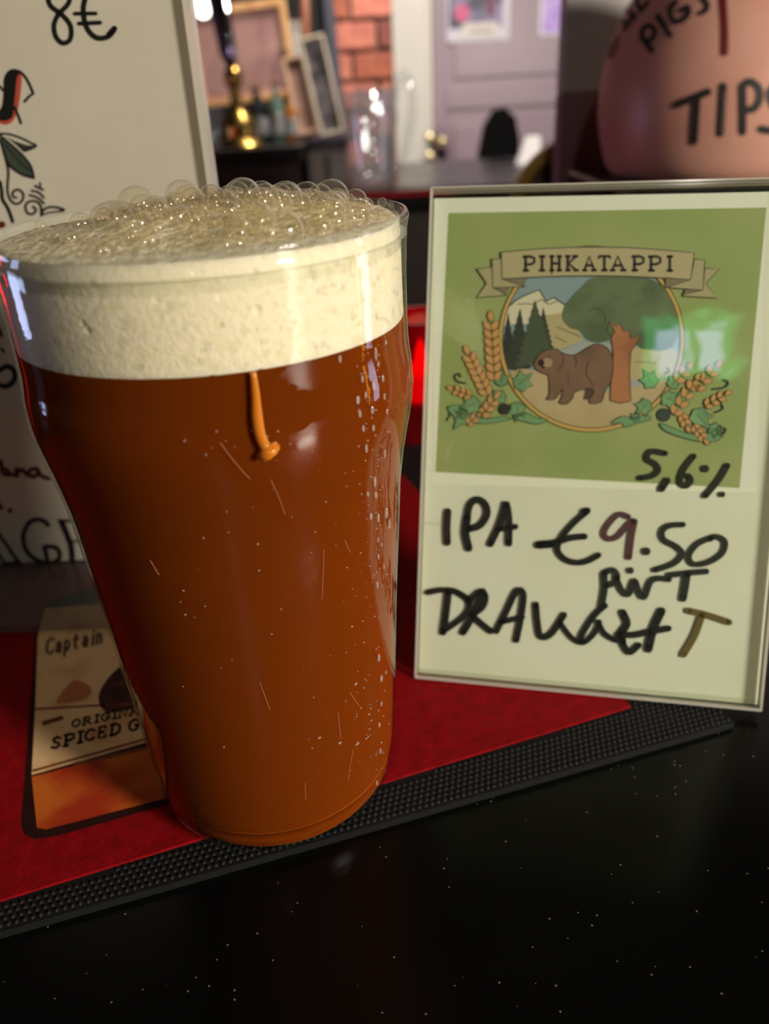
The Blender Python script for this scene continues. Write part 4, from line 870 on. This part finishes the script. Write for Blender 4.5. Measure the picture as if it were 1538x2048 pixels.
# glass jug on the back bar
jp = at(745, 366, 1.93); jp.z = TZ; s4 = hs(1.93); v4 = vs_(1.93)
jt = root('glass_jug', jp, 'clear glass beer jug with a loop handle on the back bar', 'jug')
pf = [(42*s4, 0), (44*s4, 4*v4), (45*s4, 30*v4), (48*s4, 80*v4), (53*s4, 130*v4), (56*s4, 155*v4), (53*s4, 172*v4), (52*s4, 196*v4)]
autosmooth(G().lathe(jp, [(1e-6, 0)]+pf+[(r-3.5*s4, max(z, 12*v4)) for r, z in reversed(pf)]+[(1e-6, 12*v4)], 48, cap=False).build('body', clr, jt), 50)
hp = [(46, 40), (62, 48), (74, 90), (86, 150), (84, 205), (68, 228), (58, 200), (52, 176)]
G().tube([jp+RH*x*s4-FH*4*s4+Z*z*v4 for x, z in smooth_line(hp, 5)], 8*s4, 14).build('handle', clr, jt, True)
p = jp+RH*.016+FH*.14
tumbler('pint_tumbler', p, [(34*s4, 0), (36*s4, 3*v4), (44*s4, 120*v4), (47*s4, 140*v4), (45*s4, 150*v4), (46*s4, 205*v4)], 'empty clear pint tumbler behind the glass jug')

# =================================================================== BRICK PILLAR, DOOR, PILLAR
bw0 = (at(655, 100, 2.7)-CG).dot(RH); bw1 = (at(786, 100, 2.7)-CG).dot(RH)
bp = structure(G().rbox(bw0+.004, bw1-.004, 2.706, 3.1, -1.1, 1.75).build('wall_brick', mat('mortar', (112, 84, 74), .9, bump=(60, .4, .01)), origin=W((bw0+bw1)/2, 2.9, -1.1)))
bmats = [mat('brick_%d' % i, c, .85, noise=(30, d, .4, .65), bump=(70, .5, .006)) for i, (c, d) in enumerate((((176, 104, 76), (150, 84, 62)), ((186, 112, 92), (160, 92, 76)), ((158, 88, 64), (134, 70, 52)), ((122, 66, 56), (104, 54, 46))))]
def brick_mesh(hw, mi):
    gg = G().obox((0, 0, 0), Vector((1, 0, 0)), Vector((0, 1, 0)), Z, hw, .04, .0335, .006)
    m_ = bpy.data.meshes.new('brick'); m_.from_pydata([tuple(v) for v in gg.v], [], gg.f); m_.update(); m_.materials.append(bmats[mi]); return m_
pitch = .078; wtot = bw1-bw0; full = .15
bmc = {}
row = 0; z = -.45
while z < .75:
    x = bw0 - (full/2 if row % 2 else 0)
    while x < bw1-.01:
        x0, x1 = max(bw0, x), min(bw1, x+full-.010)
        if x1-x0 > .015:
            hw = round((x1-x0)/2, 4); mi = random.choice((0, 0, 1, 1, 2, 3)); key = (hw, mi)
            if key not in bmc: bmc[key] = brick_mesh(hw, mi)
            o = bpy.data.objects.new('brick', bmc[key]); COL.objects.link(o); o.parent = bp
            o.location = W((x0+x1)/2, 2.73+random.uniform(-.004, .004), z) - wpos(bp); o.rotation_euler = (0, 0, -yaw)
        x += full
    z += pitch; row += 1
DB = 3.70
da0 = (at(788, 200, DB)-CG).dot(RH); da1 = (at(855, 200, DB)-CG).dot(RH); dd1 = (at(1190, 200, DB)-CG).dot(RH)
white = mat('frame_white_paint', (214, 208, 196), .5, noise=(3, (204, 198, 186), .4, .7))
o = structure(G().rbox(da0, da1, DB-.04, 4.0, -1.1, 1.05, .006).build('trim_1', white, origin=W(da0, DB, -1.1)))
G().rbox(da1-.012, da1+.022, DB+.0, 4.0, -1.1, 1.05, .004).build('rebate', white, o)
structure(G().rbox(dd1, dd1+.15, DB-.04, 4.0, -1.1, 1.05, .006).build('trim_2', white, origin=W(dd1, DB, -1.1)))
structure(G().rbox(da0, dd1+.15, DB-.04, 4.0, 1.05, 1.2, .006).build('trim_3', white, origin=W(da0, DB, 1.05)))
dm = mat('mauve_door_paint', (150, 128, 138), .32, noise=(3, (138, 116, 126), .4, .7), spec=.5)
door = structure(G().rbox(da1+.024, dd1-.01, DB+.02, DB+.06, -1.08, 1.04).build('door_1', dm, origin=W((da1+dd1)/2, DB+.04, -1.08)))
def zt(px_, py_): return at(px_, py_, DB).z
dl = da1+.024; dr = dd1-.01; sw_ = .055
for nm, x0, x1, z0, z1, d0, d1, mm in (('stile', dl, dl+sw_, -1.08, 1.04, .004, .024, dm), ('stile', dr-sw_, dr, -1.08, 1.04, .004, .024, dm), ('rail', dl+sw_, dr-sw_, zt(980, 215), zt(980, 175), .004, .024, dm), ('rail', dl+sw_, dr-sw_, -1.08, -.85, .004, .024, dm), ('rail', dl+sw_, dr-sw_, .9, 1.04, .004, .024, dm),
                                   ('panel', dl+sw_+.03, dr-sw_-.03, zt(980, 155), .87, .008, .024, dm), ('panel', dl+sw_+.03, dr-sw_-.03, -.82, zt(980, 245), .008, .024, dm)):
    G().rbox(x0, x1, DB+d0, DB+d1, z0, z1, .006 if nm == 'panel' else .003).build(nm, mm, door)
# handle with rosettes
p = at(868, 280, DB-.02); pk = at(885, 283, DB-.058)
hb = G().tube([p+FH*.03, p-FH*.03, p-FH*.038+RH*.01, pk], [.009, .009, .011, .010], 14).build('door_handle', brass, door, True)
pol = mat('polished_brass', (240, 222, 170), .32, .7)
for x, y, r in ((860, 276, 11), (860, 313, 11)):
    p = at(x, y, DB-.042); s5 = .86*DB/FPX
    autosmooth(G().lathe(p, [(1e-6, .012), (r*s5*.6, .011), (r*s5, .004), (r*s5, -.002)], 24, -FH, cap=False).build('rosette', pol, hb))
p = at(874, 282, DB-.02)
p = at(885, 283, DB-.058); G().sphere(p, .024, 16, 12).build('knob', pol, hb, True)
# poster and stickers on the door
def flat(name, label, x0, x1, y0, y1, rgb, cat, noise=None, dep=DB+.002):
    A = at(x0, y1, dep); B = at(x1, y0, dep); a_, b_ = (A-CG).dot(RH), (B-CG).dot(RH)
    return (a_, b_, A.z, B.z)
a_, b_, z0, z1 = flat('', '', 893, 1022, -90, 86, None, None)
t = root('door_poster', W((a_+b_)/2, DB+.006, z0), 'white-bordered poster of blue and pink shapes on the mauve door', 'poster')
G().rbox(a_, b_, DB+.003, DB+.0075, z0, z1).build('sheet', mat('poster_white', (206, 200, 208), .5), t)
s5 = .86*DB/FPX
G().rbox(a_+5*s5, b_-14*s5, DB+.0015, DB+.003, z0+24*s5, z1-8*s5).build('print', mat('poster_print', (70, 66, 84), .5, noise=(11, (150, 140, 170), .42, .6)), t)
autosmooth(G().lathe(W((a_+b_)/2-32*s5, DB+.0012, z0+50*s5), [(1e-6, .0008), (15*s5, .0008), (15*s5, 0)], 20, -FH).build('print_dot', mat('poster_pink', (206, 90, 128), .5), t))
G().rbox(b_-46*s5, b_-30*s5, DB+.0008, DB+.0015, z0+44*s5, z1-12*s5).build('print_bar', mat('poster_wine', (110, 52, 74), .5), t)
G().rbox(a_+32*s5, a_+104*s5, DB-.0005, DB+.0008, z0+5*s5, z0+32*s5).build('caption_strip', mat('poster_caption', (214, 206, 196), .5), t)
for i in range(7):
    G().rbox(a_+(46+i*7)*s5, a_+(51+i*7)*s5, DB-.0012, DB-.0005, z0+14*s5, z0+21*s5).build('caption_mark', mat('poster_caption_ink', (150, 140, 136), .6), t)
a_, b_, z0, z1 = flat('', '', 1078, 1150, -60, 72, None, None)
t = root('door_sticker', W((a_+b_)/2, DB+.006, z0), 'bright lilac notice with a white edge on the mauve door', 'notice')
G().rbox(a_, b_, DB+.003, DB+.0075, z0, z1).build('sheet', mat('sticker_white', (214, 208, 220), .5), t)
G().rbox(a_+7*s5, b_-7*s5, DB+.0015, DB+.003, z0+6*s5, z1-6*s5).build('print', mat('sticker_lilac', (176, 142, 214), .5, noise=(20, (196, 170, 226), .4, .6)), t)
# divider board behind the tip jar, grey above and mauve below
zz = at(1170, 185, pb).z
t = root('divider_board', W(pa0+.17, pb+.01, TZ), 'grey and mauve divider board standing behind the tip jar', 'board')
G().rbox(pa0, pa0+.34, pb, pb+.018, zz, .52, .002).build('upper_panel', mat('divider_grey', (178, 170, 165), .5, noise=(3, (160, 153, 148), .4, .65)), t)
G().rbox(pa0, pa0+.34, pb-.001, pb+.019, TZ, zz, .002).build('lower_panel', mat('divider_mauve', (130, 94, 98), .5), t)
# black chair and round sign in front of the door
cb = 2.98; cx0 = (at(956, 280, cb)-CG).dot(RH); cx1 = (at(1037, 280, cb)-CG).dot(RH); ctz = at(1000, 216, cb).z
t = root('bar_chair', W((cx0+cx1)/2, cb, -1.1), 'black tall-backed bar chair in front of the mauve door', 'chair')
bk_m = mat('black_upholstery', (5, 5, 5), .9, spec=.1)
cxm, hw = (cx0+cx1)/2, (cx1-cx0)/2
pts = [(-hw, -.35), (hw, -.35), (hw*1.02, ctz-.10), (hw*.8, ctz-.03), (hw*.3, ctz), (-hw*.25, ctz-.005), (-hw*.7, ctz-.05), (-hw*.98, ctz-.14)]
fr = [W(cxm+x, cb-.02, z) for x, z in pts]; bkk = [W(cxm+x, cb+.03, z) for x, z in pts]; n_ = len(pts)
G().add(fr+bkk, [tuple(range(n_)), tuple(reversed(range(n_, 2*n_)))]+[(i, n_+i, n_+(i+1) % n_, (i+1) % n_) for i in range(n_)]).build('backrest', bk_m, t)
G().rbox(cxm-.2, cxm+.2, cb-.40, cb+.02, -.40, -.33, .02).build('seat', bk_m, t)
for sx in (-.17, .17):
    for sy in (-.36, -.02): G().rbox(cxm+sx-.015, cxm+sx+.015, cb+sy-.015, cb+sy+.015, -1.1, -.40).build('leg', mat('chair_leg_black', (14, 13, 12), .5), t)
sb_ = .79; sc_ = at(1164, 445, sb_); R_ = .0877*sb_
t = root('round_sign', Vector((sc_.x, sc_.y, TZ)), 'round sign with a yellow rim standing behind the divider board', 'sign')
sc_.z = TZ+R_
autosmooth(G().lathe(sc_, [(1e-6, .002), (R_*.86, .002), (R_*.86, -.008), (1e-6, -.008)], 48, -FH, cap=False).build('face', mat('sign_face', (150, 140, 130), .5, noise=(16, (84, 70, 66), .42, .58)), t), 30)
autosmooth(G().lathe(sc_, [(R_*.85, -.009), (R_*.85, .006), (R_*.90, .009), (R_, .006), (R_, -.009), (R_*.85, -.009)], 48, -FH, cap=False).build('rim', mat('sign_yellow', (196, 158, 48), .4), t), 30)
G().obox(sc_-RH*R_*.03+Z*R_*.42-FH*.003, RH, FH, Z, R_*.30, .002, R_*.26, .0015).build('emblem', mat('sign_emblem_yellow', (176, 150, 36), .5), t)
p = at(1056, 318, 2.30); 
t = root('paper_napkin', Vector((p.x, p.y, TZ)), 'folded white napkin standing behind the round sign', 'napkin')
A = [W((p-CG).dot(RH)+x, 2.30+y, TZ) for x, y in ((-.03, -.02), (.03, -.02), (.03, .02), (-.03, .02))]; tz_ = at(1060, 272, 2.30).z
B = [W((p-CG).dot(RH)+x, 2.30+y, tz_) for x, y in ((-.006, -.002), (.03, -.002), (.03, .002), (-.006, .002))]
G().box8(A+B).build('fold', mat('napkin_white', (214, 210, 206), .8), t)

for m_ in bpy.data.materials:                 # dull printed ink on the mat
    if m_.name.startswith(('print_', 'red_mat')): m_.node_tree.nodes['Principled BSDF'].inputs['Specular IOR Level'].default_value = .1
